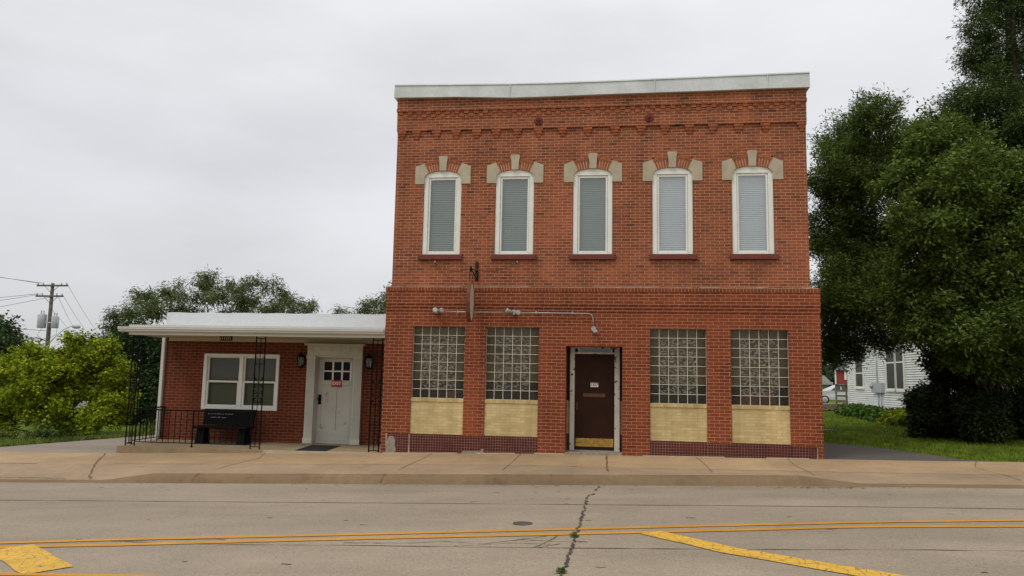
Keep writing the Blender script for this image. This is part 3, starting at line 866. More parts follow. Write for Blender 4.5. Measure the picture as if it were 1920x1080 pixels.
for k, ch in enumerate('107'):
    x = -.432 + k * .055
    pb = MB(); pb.box(x, x + .049, .442, .45, 1.345, 1.432); NP = pb.build('number_plate', LETTER, DO)
    text_mesh(ch, .088, 'digit', LETTERB, DO, (x + .0245, .4415, 1.389), .001, .9)

# ------------------------------------------------------------------ fittings on the brick front
def par_lamp(mb, c, d, L=.13, R_=.055):
    mb.lathe(c, d, [(0, .022), (L * .25, .026), (L * .55, R_ * .8), (L, R_), (L + .008, R_ * .96)], 16, 0)
    cc = Vector(c) + Vector(d).normalized() * (L + .004)
    mb.lathe(cc, d, [(0, R_ * .9), (.008, R_ * .7)], 16, 1)
def twin_flood(x, z, label, d1, d2):
    t = thing('twin_floodlight', label, 'floodlight', (x, -.06, z), 'bell-shaped floodlights on the brick front')
    b = MB(); b.lathe((x, -.018, z), (0, -1, 0), [(0, .055), (.05, .055), (.06, .045)], 16); b.build('junction_box', GALV, t)
    for d, o in ((d1, -.03), (d2, .04)):
        m = MB(); c0 = (x + o, -.09, z)
        m.tube([(x + o, -.06, z), c0], .014, 8); par_lamp(m, c0, d); m.build('lamp_head', [GALV, LAMPG], t)
twin_flood(-3.66, 2.865, 'left pair of silver floodlights left of the hanging oval sign', (.2, -.8, .1), (.75, -.65, .1))
twin_flood(-2.015, 2.855, 'silver floodlight pair above the second glass block window, heads facing apart', (-.9, -.45, .25), (.5, -.85, -.1))
t = thing('entrance_light', 'small silver round-box lamp at the conduit end above the entrance', 'wall light', (-.365, -.05, 2.55), None)
b = MB(); b.lathe((-.365, -.001, 2.53), (0, -1, 0), [(0, .055), (.045, .055), (.055, .048)], 18); b.build('junction_box', GALV, t)
b = MB(); b.tube([(-.35, -.04, 2.50), (-.345, -.07, 2.465)], .014, 8); b.lathe((-.37, -.075, 2.455), (1, -.4, .25), [(0, .025), (.03, .03), (.08, .036), (.10, .034)], 12); b.build('lamp_head', [GALV], t)
cd = MB()
pts = [(-3.60, -.075, 2.865), (-2.95, -.07, 2.855), (-2.10, -.07, 2.855)]
cd.tube(pts, .0125, 8)
pts = [(-1.95, -.07, 2.852), (-1.2, -.068, 2.848), (-.47, -.065, 2.842)] + [(-.47 + .085 * math.sin(a), -.065 + .02 * a, 2.757 + .085 * math.cos(a)) for a in (.35, .7, 1.05, 1.4)] + [(-.375, -.03, 2.70), (-.372, -.028, 2.56)]
cd.tube(pts, .0125, 8)
for x in (-3.2, -1.55, -.8): cd.box(x - .015, x + .015, -.085, -.028, 2.83, 2.88)
tag(cd.build('conduit_pipe', GALV, None, (-2, -.06, 2.85)), 'thin grey metal conduit running along the brick front between the floodlights', 'conduit')

SG = thing('hanging_sign', 'weathered brown oval sign hung edge-on from the iron bracket', 'sign', (-2.89, -.36, 3.04))
rim, fc = MB(), MB()
N = 40
def oval(a, k=1.0): return (-.37 + .25 * k * math.cos(a), 3.045 + .425 * k * math.sin(a) + .0 * a)
for side, xx, nsgn in ((0, -2.855, 1), (1, -2.925, -1)):
    P = [(xx, *oval(2 * math.pi * k / N, .93)) for k in range(N)]
    fc.face(P if nsgn > 0 else P[::-1])
for k in range(N):
    a, b = 2 * math.pi * k / N, 2 * math.pi * (k + 1) / N
    for (x0, k0, x1, k1) in ((-2.85, .92, -2.85, 1.0), (-2.85, 1.0, -2.93, 1.0), (-2.93, 1.0, -2.93, .92), (-2.85, .92, -2.86, .92), (-2.93, .92, -2.92, .92)):
        rim.face([(x0, *oval(a, k0)), (x0, *oval(b, k0)), (x1, *oval(b, k1)), (x1, *oval(a, k1))])
fc.build('sign_face', M('faded_grey_wood', (.50, .44, .35), .85, .3, 14, 40, .4, stain=(.26, .20, .14), stain_scale=6), SG)
rim.build('rim', M('brown_red_rim', (.15, .045, .022), .7, .3, 8, 40, .2), SG)
hk = MB(); hk.tube([(-2.89, -.47, 3.46), (-2.89, -.50, 3.56), (-2.88, -.52, 3.66)], .007, 6); hk.build('hanger', RUST, SG)
hk = MB(); hk.tube([(-2.89, -.27, 3.46), (-2.88, -.25, 3.52), (-2.87, -.25, 3.60)], .007, 6); hk.build('hanger', RUST, SG)
BK = thing('sign_bracket', 'black iron wall bracket that carries the oval sign', 'bracket', (-2.85, YU, 3.73))
b = MB(); b.bevbox(-2.885, -2.815, YU - .02, YU, 3.53, 3.93, .004); b.bevbox(-2.87, -2.83, YU - .045, YU - .02, 3.56, 3.95, .004); b.build('wall_plate', RUST, BK)
b = MB(); b.tube([(-2.85, YU - .02, 3.75), (-2.855, -.25, 3.73), (-2.86, -.58, 3.70)], .017, 6); b.tube([(-2.85, YU - .02, 3.58), (-2.855, -.2, 3.63), (-2.86, -.5, 3.70)], .013, 6)
b.tube([(-2.86, -.55 + .055 * math.cos(a), 3.70 + .055 * math.sin(a)) for a in np.linspace(0, 6.2, 14)], .016, 6); b.build('arm', RUST, BK)
for (xe, ze) in ((-3.755, 3.94), (-1.985, 3.935)):
    c = MB(); P = []
    for k in range(13):
        s_ = k / 12
        P.append((xe + (-2.86 - xe) * s_, YU - .02 + (-.52 - YU) * s_, ze + (3.70 - ze) * s_ - .14 * math.sin(math.pi * s_) * (1 - .3 * s_)))
    c.tube(P, .011, 5); c.build('stay_cable', RUSTW, BK)
    c = MB(); c.lathe((xe, YU, ze), (0, -1, 0), [(0, .035), (.02, .03), (.05, .012), (.07, .016)], 10); c.build('wall_hook', GALV, BK)

# ------------------------------------------------------------------ one-storey annex
YA = 1.5
AX0 = -10.76
AN = thing('brick_annex', 'single-storey red brick annex with white parapet, porch roof and white door', 'building', (-7.8, YA, 0))
aw = MB()
aw.box(AX0, -9.66, YA, YA + .25, -.6, 2.46); aw.box(-9.66, -7.77, YA, YA + .25, -.6, .56); aw.box(-9.66, -7.77, YA, YA + .25, 1.945, 2.46)
aw.box(-7.77, -6.97, YA, YA + .25, -.6, 2.46); aw.box(-6.97, -5.93, YA, YA + .25, 2.0, 2.46); aw.box(-5.93, XL - .003, YA, YA + .25, -.6, 2.46)
aw.box(AX0, AX0 + .25, YA + .25, 9.5, -.6, 2.46); aw.box(AX0 + .25, XL - .003, 9.25, 9.5, -.6, 2.46)
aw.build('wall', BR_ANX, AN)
rs = MB(); rs.box(-9.66, -7.77, YA - .012, YA + .2, .562, .628); rs.build('rowlock_sill', brick('rowlock_brick', (.150, .033, .013), (.108, .025, .011), (.30, .15, .09), bw=.4, rh=.0677, ms=.0045, offset=0, flip=True, bump=.35), AN)  # sill brick carries the wall's painted porch shade too
sl = MB(); sl.hexa([(-10.72, -.02, -.6), (XL - .004, -.02, -.6), (XL - .004, YA, -.6), (-10.72, YA, -.6)], [(-10.72, -.02, -.135), (XL - .004, -.02, -.118), (XL - .004, YA, -.085), (-10.72, YA, -.105)])
sl.build('porch_slab', PORCHM, AN)
cl_ = MB(); cl_.hexa([(-7.35, -.032, -.5), (XL - .01, -.032, -.5), (XL - .01, -.019, -.5), (-7.35, -.019, -.5)], [(-7.35, -.026, -.125), (XL - .01, -.026, -.100), (XL - .01, -.019, -.100), (-7.35, -.019, -.125)]); cl_.build('slab_edge', STONE, AN)
# parapet with lumpy white coating, sloped at its foot
pp = MB()
n = 60
for k in range(n):
    a, b = -10.70 + (XL + .005 + 10.70 - .01) * k / n, -10.70 + (XL + .005 + 10.70 - .01) * (k + 1) / n
    ta, tb = 2.922 + .006 * math.sin(k * .7), 2.922 + .006 * math.sin((k + 1) * .7)
    pp.face([(a, YA - .035, 2.50), (b, YA - .035, 2.50), (b, YA - .02, tb), (a, YA - .02, ta)], 0, True)
    pp.face([(a, YA - .02, ta), (b, YA - .02, tb), (b, YA + .3, tb), (a, YA + .3, ta)])
pp.face([(-10.70, YA - .035, 2.5), (-10.70, YA - .02, 2.92), (-10.70, YA + .3, 2.92), (-10.70, YA + .3, 2.46), (-10.70, YA - .035, 2.46)][::-1])
pp.box(-10.70, XL - .006, YA + .301, 9.4, 2.46, 2.75)
pp.build('parapet', ROOFW, AN)
pr = MB()
pr.prism_x([(.02, 2.34), (.02, 2.505), (YA - .03, 2.57), (YA - .03, 2.34)], -10.66, XL - .004)
PR = pr.build('porch_roof', ROOFW, AN)
gt = MB()
prof = [(.015, 2.352), (-.06, 2.352), (-.095, 2.372), (-.10, 2.395), (-.125, 2.42), (-.125, 2.462), (-.112, 2.465), (-.112, 2.43), (.015, 2.43)]
gt.prism_x(prof, -10.86, XL - .004)
gt.box(-10.86, XL - .004, -.131, -.118, 2.455, 2.468)
gt.build('gutter', ALU, PR)
fa = MB(); fa.box(-10.66, XL - .004, .0, .03, 2.293, 2.3515); fa.box(-10.66, -10.63, .03, YA, 2.30, 2.3515); fa.box(-10.66, XL - .004, -.02, .02, 2.468, 2.515); fa.build('fascia', ALU, PR)
sf = MB(); sf.box(-10.63, XL - .004, .031, YA - .005, 2.315, 2.338); sf.box(-10.60, XL - .004, YA - .03, YA - .002, 2.235, 2.314); sf.build('soffit', SOFFIT, PR)
vn = MB(); vn.lathe((-10.575, .8, 2.55), (0, 0, 1), [(0, .055), (.04, .05), (.07, .016), (.16, .010)], 10); vn.build('roof_vent', ROOFW, PR)
sv = MB(); sv.box(-8.82, -8.53, .58, .62, 2.215, 2.314)
for k in range(6): sv.box(-8.805 + k * .046, -8.79 + k * .046, .574, .58, 2.235, 2.297, 1)
sv.build('soffit_vent', [BLACK, SOFFIT], PR)
ds = MB(); ds.box(-10.745, -10.665, YA - .075, YA - .004, -.08, 2.31); ds.box(-10.735, -10.675, YA - .081, YA - .075, -.06, 2.3); ds.build('downspout', ALU, AN)

# annex double window
wf_ = MB()
wf_.bevbox(-9.66, -9.575, YA - .045, YA + .08, .628, 1.945, .008); wf_.bevbox(-7.835, -7.77, YA - .045, YA + .08, .628, 1.945, .008)
wf_.bevbox(-9.575, -7.835, YA - .045, YA + .08, 1.885, 1.945, .008); wf_.bevbox(-9.575, -7.835, YA - .05, YA + .08, .628, .69, .008)
wf_.bevbox(-8.755, -8.665, YA - .04, YA + .08, .69, 1.885, .008)
AW = wf_.build('window', WHITE, AN)
for x0, x1 in ((-9.575, -8.755), (-8.665, -7.835)):
    s_ = MB(); e_ = .045
    s_.bevbox(x0, x0 + e_, YA - .01, YA + .05, .69, 1.30, .006); s_.bevbox(x1 - e_, x1, YA - .01, YA + .05, .69, 1.30, .006)
    s_.bevbox(x0 + e_, x1 - e_, YA - .01, YA + .05, .69, .745, .006); s_.bevbox(x0 + e_, x1 - e_, YA - .01, YA + .05, 1.265, 1.312, .006)
    s_.bevbox(x0, x0 + .035, YA + .015, YA + .06, 1.312, 1.885, .006); s_.bevbox(x1 - .035, x1, YA + .015, YA + .06, 1.312, 1.885, .006); s_.bevbox(x0 + .035, x1 - .035, YA + .015, YA + .06, 1.85, 1.885, .006)
    s_.build('sash', WHITE, AW)
    p_ = MB(); p_.face([(x0 + e_, YA + .02, .745), (x1 - e_, YA + .02, .745), (x1 - e_, YA + .02, 1.265), (x0 + e_, YA + .02, 1.265)]); p_.face([(x0 + .035, YA + .04, 1.312), (x1 - .035, YA + .04, 1.312), (x1 - .035, YA + .04, 1.85), (x0 + .035, YA + .04, 1.85)])
    p_.build('pane', GLASS_A, AW)
    b_ = MB(); z = .72
    while z < 1.88:
        b_.face([(x0 + .02, YA + .105, z), (x1 - .02, YA + .105, z), (x1 - .02, YA + .12, z + .036), (x0 + .02, YA + .12, z + .036)]); z += .038
    b_.face([(x0, YA + .14, .68), (x1, YA + .14, .68), (x1, YA + .14, 1.9), (x0, YA + .14, 1.9)])
    b_.build('blind', BLIND_A, AW)
# annex door in its pilastered surround
sr = MB(); y0 = YA - .12
for a, b in ((-7.06, -6.86), (-5.925, -5.725)):
    sr.box(a, b, y0 + .02, YA + .3, -.11, 1.94); sr.bevbox(a - .015, b + .015, y0, y0 + .03, -.09, .04, .006); sr.bevbox(a - .012, b + .012, y0, y0 + .02, 1.86, 1.94, .005)
    for k in range(5):
        x = a + .022 + k * .034
        sr.box(x, x + .018, y0 + .010, y0 + .02, .05, 1.85)
sr.box(-7.06, -5.725, y0 + .01, YA + .3, 1.94, 2.0); sr.box(-7.06, -5.725, y0 + .015, YA + .05, 2.0, 2.17)
for c_ in (-6.96, -6.72, -6.48, -6.25, -6.02, -5.82):
    for k in (-1, 0, 1): sr.box(c_ + k * .03 - .009, c_ + k * .03 + .009, y0 + .006, y0 + .015, 2.04, 2.15)
sr.prism_x([(y0 - .05, 2.20), (y0 - .05, 2.215), (YA, 2.225), (YA, 2.17), (y0, 2.17)], -7.12, -5.665)
sr.box(-6.86, -5.925, y0 + .08, YA + .3, 1.895, 1.94)
sr.build('door_surround', WHITE_W, AN)
yd = YA + .19
ad = MB(); ad.box(-6.86, -5.925, yd, yd + .05, -.03, 1.895)
for a, b, c_, d_ in ((-6.86, -6.775, -.03, 1.895), (-6.085, -5.925, -.03, 1.895), (-6.775, -6.085, 1.80, 1.895), (-6.775, -6.085, 1.255, 1.365), (-6.775, -6.085, -.03, .215), (-6.46, -6.405, .215, 1.255)):
    ad.bevbox(a, b, yd - .02, yd, c_, d_, .006)
ad.box(-6.86, -5.925, yd - .05, yd + .05, -.1, -.03, 0)
AD = ad.build('annex_door', WHITE_W, AN)
pn = MB(); pn.box(-6.735, -6.09, yd - .016, yd - .004, 1.372, 1.795); pn.build('door_pane', M('black_pane', (.006, .006, .007), .3, .05, bump=0, spec=.12), AD)
mu = MB()
for x in (-6.775, -6.535, -6.31, -6.10): mu.box(x + (.0 if x != -6.775 else .02), x + .04, yd - .028, yd - .015, 1.366, 1.80)
mu.box(-6.755, -6.06, yd - .027, yd - .014, 1.565, 1.597)
mu.build('muntin', WHITE, AD)
hn = MB(); hn.bevbox(-6.845, -6.775, yd - .03, yd - .018, .80, 1.03, .004); hn.tube([(-6.81, yd - .02, .93), (-6.81, yd - .07, .93)], .012, 8); hn.lathe((-6.81, yd - .06, .93), (0, -1, 0), [(0, .018), (.015, .03), (.035, .026)], 12); hn.build('door_handle', BLACK, AD)
EX = thing('exit_sign', 'small red sign with white letters EXIT on the white annex door', 'sign', (-6.40, yd - .03, 1.21))
b = MB(); b.bevbox(-6.535, -6.285, yd - .032, yd - .0285, 1.215, 1.375, .001); b.build('sign_board', EXITR, EX)
text_mesh('EXIT', .105, 'lettering', LETTER, EX, (-6.41, yd - .0335, 1.293), .001, 1.0)

# wall lanterns
def lantern(x, label):
    t = thing('wall_lantern', label, 'lantern', (x, YA, 1.62), 'black carriage lanterns beside the annex door')
    yc = YA - .13
    b = MB(); b.lathe((x, YA - .001, 1.74), (0, -1, 0), [(0, .05), (.015, .05), (.022, .035)], 14); b.tube([(x, YA - .02, 1.74), (x, YA - .07, 1.70), (x, yc, 1.66)], .011, 6); b.build('bracket', BLACK, t)
    b = MB(); b.lathe((x, yc, 1.90), (0, 0, 1), [(0, .105), (.02, .085), (.055, .05), (.07, .018), (.10, .012)], 8, 0, False); b.lathe((x, yc, 1.66), (0, 0, 1), [(-.035, .01), (-.02, .03), (0, .06), (.018, .07)], 8, 0, False)
    for k in range(8):
        a = 2 * math.pi * k / 8
        b.tube([(x + .068 * math.cos(a), yc + .068 * math.sin(a), 1.67), (x + .088 * math.cos(a), yc + .088 * math.sin(a), 1.905)], .006, 4)
    b.build('cage', BLACK, t)
    b = MB(); b.lathe((x, yc, 1.68), (0, 0, 1), [(0, .055), (.21, .074)], 8, 0, False); b.build('lamp_glass', GLASS_D, t)
    b = MB(); b.lathe((x, yc, 1.68), (0, 0, 1), [(0, .016), (.10, .016), (.125, .024), (.17, .016), (.19, .004)], 10); b.build('candle_bulb', LAMPG, t)
lantern(-7.20, 'black lantern on the brick between the double window and the white door')
lantern(-5.56, 'black lantern in the corner right of the white door')

# iron porch posts and railing
def spiral(cx, cz, R_, a0, turns, sgn, n=14):
    P = []
    for k in range(n + 1):
        s_ = k / n
        r_ = R_ * (1 - .78 * s_)
        a = a0 + sgn * turns * 2 * math.pi * s_
        P.append((cx + r_ * math.cos(a), cz + r_ * math.sin(a)))
    return P
def iron_panel(bars, scr, u0, u1, zb_, zt_, to3):
    """flat wrought-iron panel; to3 maps (u,z) to a point"""
    for u in (u0, u1): bars.tube([to3(u, zb_), to3(u, zt_)], .0155, 4, 0, False)
    um = (u0 + u1) / 2
    scr.tube([to3(um, zb_ + .06), to3(um, zt_ - .07)], .010, 4, 0, False)
    for z in (zb_ + .055, zb_ + 1.0, zt_ - .07, zt_ - .62): scr.tube([to3(u0, z), to3(u1, z)], .009, 4, 0, False)
    W_ = (u1 - u0) / 2
    for zc in (zb_ + 1.28,):
        for sg in (-1, 1):
            for up in (-1, 1):
                cz = zc + up * .075; cu = um + sg * W_ * .48
                P = spiral(cu, cz, W_ * .44, math.pi / 2 * up * -1, .95, sg * up, 14)
                scr.tube([to3(u, z) for u, z in P], .0072, 4)
                P = spiral(um + sg * W_ * .55, zc + up * .215, W_ * .36, math.pi / 2 * up, .8, -sg * up, 12)
                scr.tube([to3(u, z) for u, z in P], .0072, 4)
                scr.tube([to3(um, zc + up * .13), to3(um + sg * W_ * .5, zc + up * .17), to3(um + sg * W_ * .85, zc + up * .25)], .0055, 4)
    for sg in (-1, 1):
        zc = zt_ - .36
        scr.tube([to3(um + sg * W_ * .5 + W_ * .33 * math.cos(a), zc + W_ * .33 * math.sin(a)) for a in np.linspace(0, 6.28, 12)], .005, 4)
        P = spiral(um + sg * W_ * .5, zc - .12, W_ * .36, math.pi / 2, .8, -sg, 10)
        scr.tube([to3(u, z) for u, z in P], .005, 4)
POSTS = 'black wrought-iron porch posts'
def flat_post(x0, x1, label):
    t = thing('iron_post', label, 'porch post', ((x0 + x1) / 2, .05, -.12), POSTS)
    a, b = MB(), MB()
    iron_panel(a, b, x0, x1, -.125, 2.315, lambda u, z: (u, .05, z))
    a.build('upright_bars', BLACK, t); b.build('scrollwork', BLACK, t)
flat_post(-7.68, -7.47, 'black scrolled iron post in front of the double window')
flat_post(-5.05, -4.84, 'black scrolled iron post beside the tall brick corner')
t = thing('iron_post', 'black scrolled iron corner post at the left end of the porch', 'porch post', (-10.55, .05, -.14), POSTS)
a, b = MB(), MB()
iron_panel(a, b, -10.57, -10.36, -.14, 2.315, lambda u, z: (u, .05, z)); iron_panel(a, b, .051, .27, -.14, 2.315, lambda u, z: (-10.572, u, z))
a.build('upright_bars', BLACK, t); b.build('scrollwork', BLACK, t)

RL = thing('iron_railing', 'low black iron porch railing with thin upright bars', 'railing', (-9, .05, -.13))
a = MB(); a.tube([(-10.36, .05, .655), (-7.68, .05, .665)], .016, 4, 0, False); a.tube([(-10.36, .05, -.045), (-7.68, .05, -.04)], .010, 4, 0, False)
a.tube([(-10.57, .27, .655), (-10.57, YA - .02, .66)], .016, 4, 0, False); a.tube([(-10.57, .27, -.045), (-10.57, YA - .02, -.03)], .010, 4, 0, False); a.build('rail', BLACK, RL)
x = -10.24
while x < -7.72:
    if abs(x + 9.02) > .05:
        b = MB(); b.tube([(x, .05, -.045), (x, .05, .655)], .0095, 4, 0, False); b.build('baluster', BLACK, RL)
    x += .1335
y = .40
while y < YA - .05:
    b = MB(); b.tube([(-10.57, y, -.045), (-10.57, y, .655)], .0095, 4, 0, False); b.build('baluster', BLACK, RL); y += .135
c = MB(); c.tube([(-9.02, .05, -.125), (-9.02, .05, .66)], .0165, 6, 0, False); c.lathe((-9.02, .05, -.128), (0, 0, 1), [(0, .035), (.012, .032), (.03, .02)], 10); c.build('rail_post', BLACK, RL)
c = MB(); c.tube([(-10.57, YA - .05, -.10), (-10.57, YA - .05, .67)], .0165, 6, 0, False); c.build('rail_post', BLACK, RL)

# bench with an inscribed back
BN = thing('memorial_bench', 'black slab bench with white lettering on its back under the window', 'bench', (-8.8, 1.0, -.1))
b = MB(); b.hexa([(-9.36, 1.06, .30), (-8.14, 1.06, .30), (-8.14, 1.12, .30), (-9.36, 1.12, .30)], [(-9.36, 1.14, .625), (-8.14, 1.14, .625), (-8.14, 1.19, .625), (-9.36, 1.19, .625)]); b.box(-9.37, -8.13, 1.13, 1.20, .626, .655); b.build('backrest', BLACKW, BN)
b = MB(); b.bevbox(-9.42, -8.12, .70, 1.12, .235, .285, .015); b.build('seat', BLACKW, BN)
for x in (-9.27, -8.28):
    b = MB(); b.hexa([(x - .10, .76, -.12), (x + .10, .76, -.12), (x + .10, 1.08, -.11), (x - .10, 1.08, -.11)], [(x - .07, .80, .235), (x + .07, .80, .235), (x + .07, 1.08, .235), (x - .07, 1.08, .235)]); b.build('leg', BLACKW, BN)
b = MB(); q = random.Random(9)
def scrawl(x0, x1, z, h_, lean):
    x = x0
    while x < x1:
        n = q.randint(3, 7)
        for k in range(n):
            hh = h_ * q.choice((.55, .6, .6, 1.0)); yz = lambda zz: 1.058 + (zz - .30) * .246 - .004
            b.hexa([(x, yz(z), z), (x + .006, yz(z), z), (x + .006, yz(z) + .003, z), (x, yz(z) + .003, z)], [(x + lean, yz(z + hh), z + hh), (x + lean + .006, yz(z + hh), z + hh), (x + lean + .006, yz(z + hh) + .003, z + hh), (x + lean, yz(z + hh) + .003, z + hh)])
            b.hexa([(x, yz(z), z + hh * .4), (x + .014, yz(z), z + hh * .4), (x + .014, yz(z) + .003, z + hh * .4), (x, yz(z) + .003, z + hh * .4)], [(x, yz(z + hh * .5), z + hh * .55), (x + .014, yz(z + hh * .5), z + hh * .55), (x + .014, yz(z) + .006, z + hh * .55), (x, yz(z) + .006, z + hh * .55)])
            x += .019
        x += .018
scrawl(-9.27, -8.70, .535, .028, .0); scrawl(-9.21, -8.80, .452, .036, .008)
b.build('inscription', M('grey_lettering', (.30, .30, .29), .6, .1, bump=0), BN)
mt = MB(); mt.hexa([(-6.66, .02, -.121), (-5.98, .02, -.119), (-6.05, 1.10, -.098), (-6.72, 1.10, -.099)], [(-6.655, .025, -.110), (-5.985, .025, -.108), (-6.055, 1.095, -.087), (-6.715, 1.095, -.088)])
tag(mt.build('door_mat', MAT_R, None, (-6.35, .55, -.12)), 'flat black rubber mat on the porch in front of the white door', 'door mat')

# ------------------------------------------------------------------ foliage
def leaves(name, blobs, n_spray, k_leaf, L, W, spread, m, parent, seed, up=.35, droop=.25, shell=.55, sub=10, subr=.42, flat=1.0, core=.12, sf=1.0, tips=0):
    """many leaf-sized faces gathered in sprays that clump round the lobes of the crown"""
    R_ = np.random.default_rng(seed)
    C_, r_ = [], []
    for (x, y, z, r0) in blobs:
        C_.append((x, y, z)); r_.append(r0 * .8)
        for k in range(sub):
            d = R_.normal(size=3); d /= np.linalg.norm(d)
            if d[2] < -.5: d[2] *= .5
            s_ = r0 * R_.uniform(.68, 1.08)
            C_.append((x + d[0] * s_, y + d[1] * s_, z + d[2] * s_ * flat)); r_.append(r0 * subr * R_.uniform(.6, 1.15))
    nb_ = len(C_)
    for (x, y, z, r0) in blobs:                               # small twigs standing out of the outline
        for k in range(tips):
            d = R_.normal(size=3); d[2] = abs(d[2]) * .8; d /= np.linalg.norm(d)
            s_ = r0 * R_.uniform(1.0, 1.28)
            C_.append((x + d[0] * s_, y + d[1] * s_, z + d[2] * s_)); r_.append(R_.uniform(.10, .22) * min(1.3, r0 + .4))
    C_, r_ = np.array(C_), np.array(r_)
    wgt = r_ ** 2; wgt[:nb_:sub + 1] *= core * sub; wgt /= wgt.sum()
    idx = R_.choice(len(r_), n_spray, p=wgt)
    d = R_.normal(size=(n_spray, 3)); d /= np.linalg.norm(d, axis=1)[:, None]
    rad = r_[idx] * (shell + (1.05 - shell) * R_.random(n_spray) ** .7)
    ctr = C_[idx] + d * rad[:, None] * np.array([1, 1, flat * sf])
    tw = d * .9 + R_.normal(size=(n_spray, 3)) * .55 + np.array([0, 0, up])
    tw /= np.linalg.norm(tw, axis=1)[:, None]
    sd = np.cross(tw, R_.normal(size=(n_spray, 3)) * .5 + np.array([0, 0, 1.0])); sd /= np.linalg.norm(sd, axis=1)[:, None] + 1e-9
    V = []
    for j in range(k_leaf):
        t_ = (j / max(1, k_leaf - 1) - .3) * spread
        sg = 1 if j % 2 else -1
        p = ctr + tw * t_ + R_.normal(size=(n_spray, 3)) * spread * .13
        ld = tw * .6 + sd * sg * R_.uniform(.4, 1.1, (n_spray, 1)) + np.array([0, 0, -droop]) + R_.normal(size=(n_spray, 3)) * .25
        ld /= np.linalg.norm(ld, axis=1)[:, None]
        nn = d * .5 + R_.normal(size=(n_spray, 3)) * .5 + np.array([0, 0, .7])
        wv = np.cross(ld, nn); wv /= np.linalg.norm(wv, axis=1)[:, None] + 1e-9
        l = L * R_.uniform(.65, 1.25, (n_spray, 1)); ww = W * R_.uniform(.7, 1.2, (n_spray, 1)) * .5
        mid = p + ld * l * .45
        V.append(np.stack([p, mid + wv * ww, p + ld * l + np.array([0, 0, -1]) * l * droop * .3, mid - wv * ww], axis=1))
    V = np.concatenate(V).reshape(-1, 3)
    o_ = ROOT[parent.name] if parent is not None else Vector((0, 0, 0))
    V = V - np.array(o_[:])
    nf = len(V) // 4
    me = bpy.data.meshes.new(name)
    me.vertices.add(len(V)); me.vertices.foreach_set('co', V.astype(np.float32).ravel())
    me.loops.add(nf * 4); me.loops.foreach_set('vertex_index', np.arange(nf * 4, dtype=np.int32))
    me.polygons.add(nf); me.polygons.foreach_set('loop_start', np.arange(0, nf * 4, 4, dtype=np.int32)); me.polygons.foreach_set('loop_total', np.full(nf, 4, dtype=np.int32))
    me.materials.append(m); me.update(calc_edges=True); me.validate()
    ob = bpy.data.objects.new(name, me); COL.objects.link(ob)
    if parent is not None: ob.parent = parent
    ROOT[ob.name] = Vector(o_)
    return ob
def tree(name, label, cat, base, tr_, blobs, group=None, leaf=None, bark=BARK, seed=1, limbs=True, lean=(0, 0), htop=None, limb_min=-9):
    t = thing(name, label, cat, base, group)
    b = MB(); q = random.Random(seed)
    top = htop if htop else base[2] + (max(z for _, _, z, _ in blobs) - base[2]) * .75
    P = []; n = 7
    for k in range(n + 1):
        s_ = k / n
        P.append((base[0] + lean[0] * s_ + q.uniform(-.06, .06) * (k > 0), base[1] + lean[1] * s_ + q.uniform(-.06, .06) * (k > 0), base[2] - .15 + (top - base[2]) * s_))
    b.tube(P, [tr_ * (1.35 if k == 0 else 1.1 - .95 * k / n) for k in range(n + 1)], 9)
    for (x, y, z, r0) in blobs:
        if z < limb_min: continue
        s_ = max(.12, min(.9, (z - base[2]) / (top - base[2] + 1e-6) * .62))
        i = int(s_ * n); a = Vector(P[i]); e_ = Vector((x, y, z))
        mid = a.lerp(e_, .5) + Vector((q.uniform(-.15, .15), q.uniform(-.15, .15), q.uniform(.0, .3) * r0))
        rr0 = tr_ * .42 * (1.1 - s_)
        b.tube([a, a.lerp(mid, .5) + Vector((0, 0, .05)), mid, mid.lerp(e_, .55), e_], [rr0, rr0 * .8, rr0 * .6, rr0 * .4, rr0 * .18], 6)
        for k in range(4):
            dd = Vector((q.gauss(0, 1), q.gauss(0, 1), q.gauss(.4, .8))).normalized() * r0 * .95
            st = mid.lerp(e_, q.uniform(.3, 1))
            b.tube([st, st + dd * .5 + Vector((0, 0, .03)), st + dd], [rr0 * .28, rr0 * .18, .004], 4)
    b.build('trunk', bark, t)
    leaves('crown', blobs, parent=t, seed=seed, **leaf)
    return t

L_DARK = leaf_mat('dark_cedar_leaf', (.044, .074, .014), (.100, .142, .026), (.165, .205, .05), trans=.27)
L_SHADE = leaf_mat('shaded_shrub_leaf', (.010, .020, .006), (.030, .046, .012), (.06, .08, .025), trans=.1)  # deep shade below the big crowns put into the shrubs' leaf colour
L_MAPLE = leaf_mat('maple_leaf', (.050, .084, .016), (.115, .166, .030), (.19, .235, .06), trans=.3)
L_TALL = leaf_mat('tall_conifer_leaf', (.034, .060, .016), (.080, .115, .030), trans=.2)
L_LIME = leaf_mat('lime_leaf', (.105, .165, .007), (.310, .365, .016), (.52, .50, .04), trans=.4)
L_LOC = leaf_mat('locust_leaf', (.068, .095, .034), (.135, .170, .062), (.18, .215, .09), trans=.3)
L_BACK = leaf_mat('back_leaf', (.020, .042, .014), (.048, .082, .026), trans=.2)
L_HOST = leaf_mat('hosta_leaf', (.035, .085, .012), (.075, .150, .022), (.12, .20, .04), trans=.2)
L_FAR = leaf_mat('far_leaf', (.035, .060, .028), (.065, .10, .045), trans=.2)

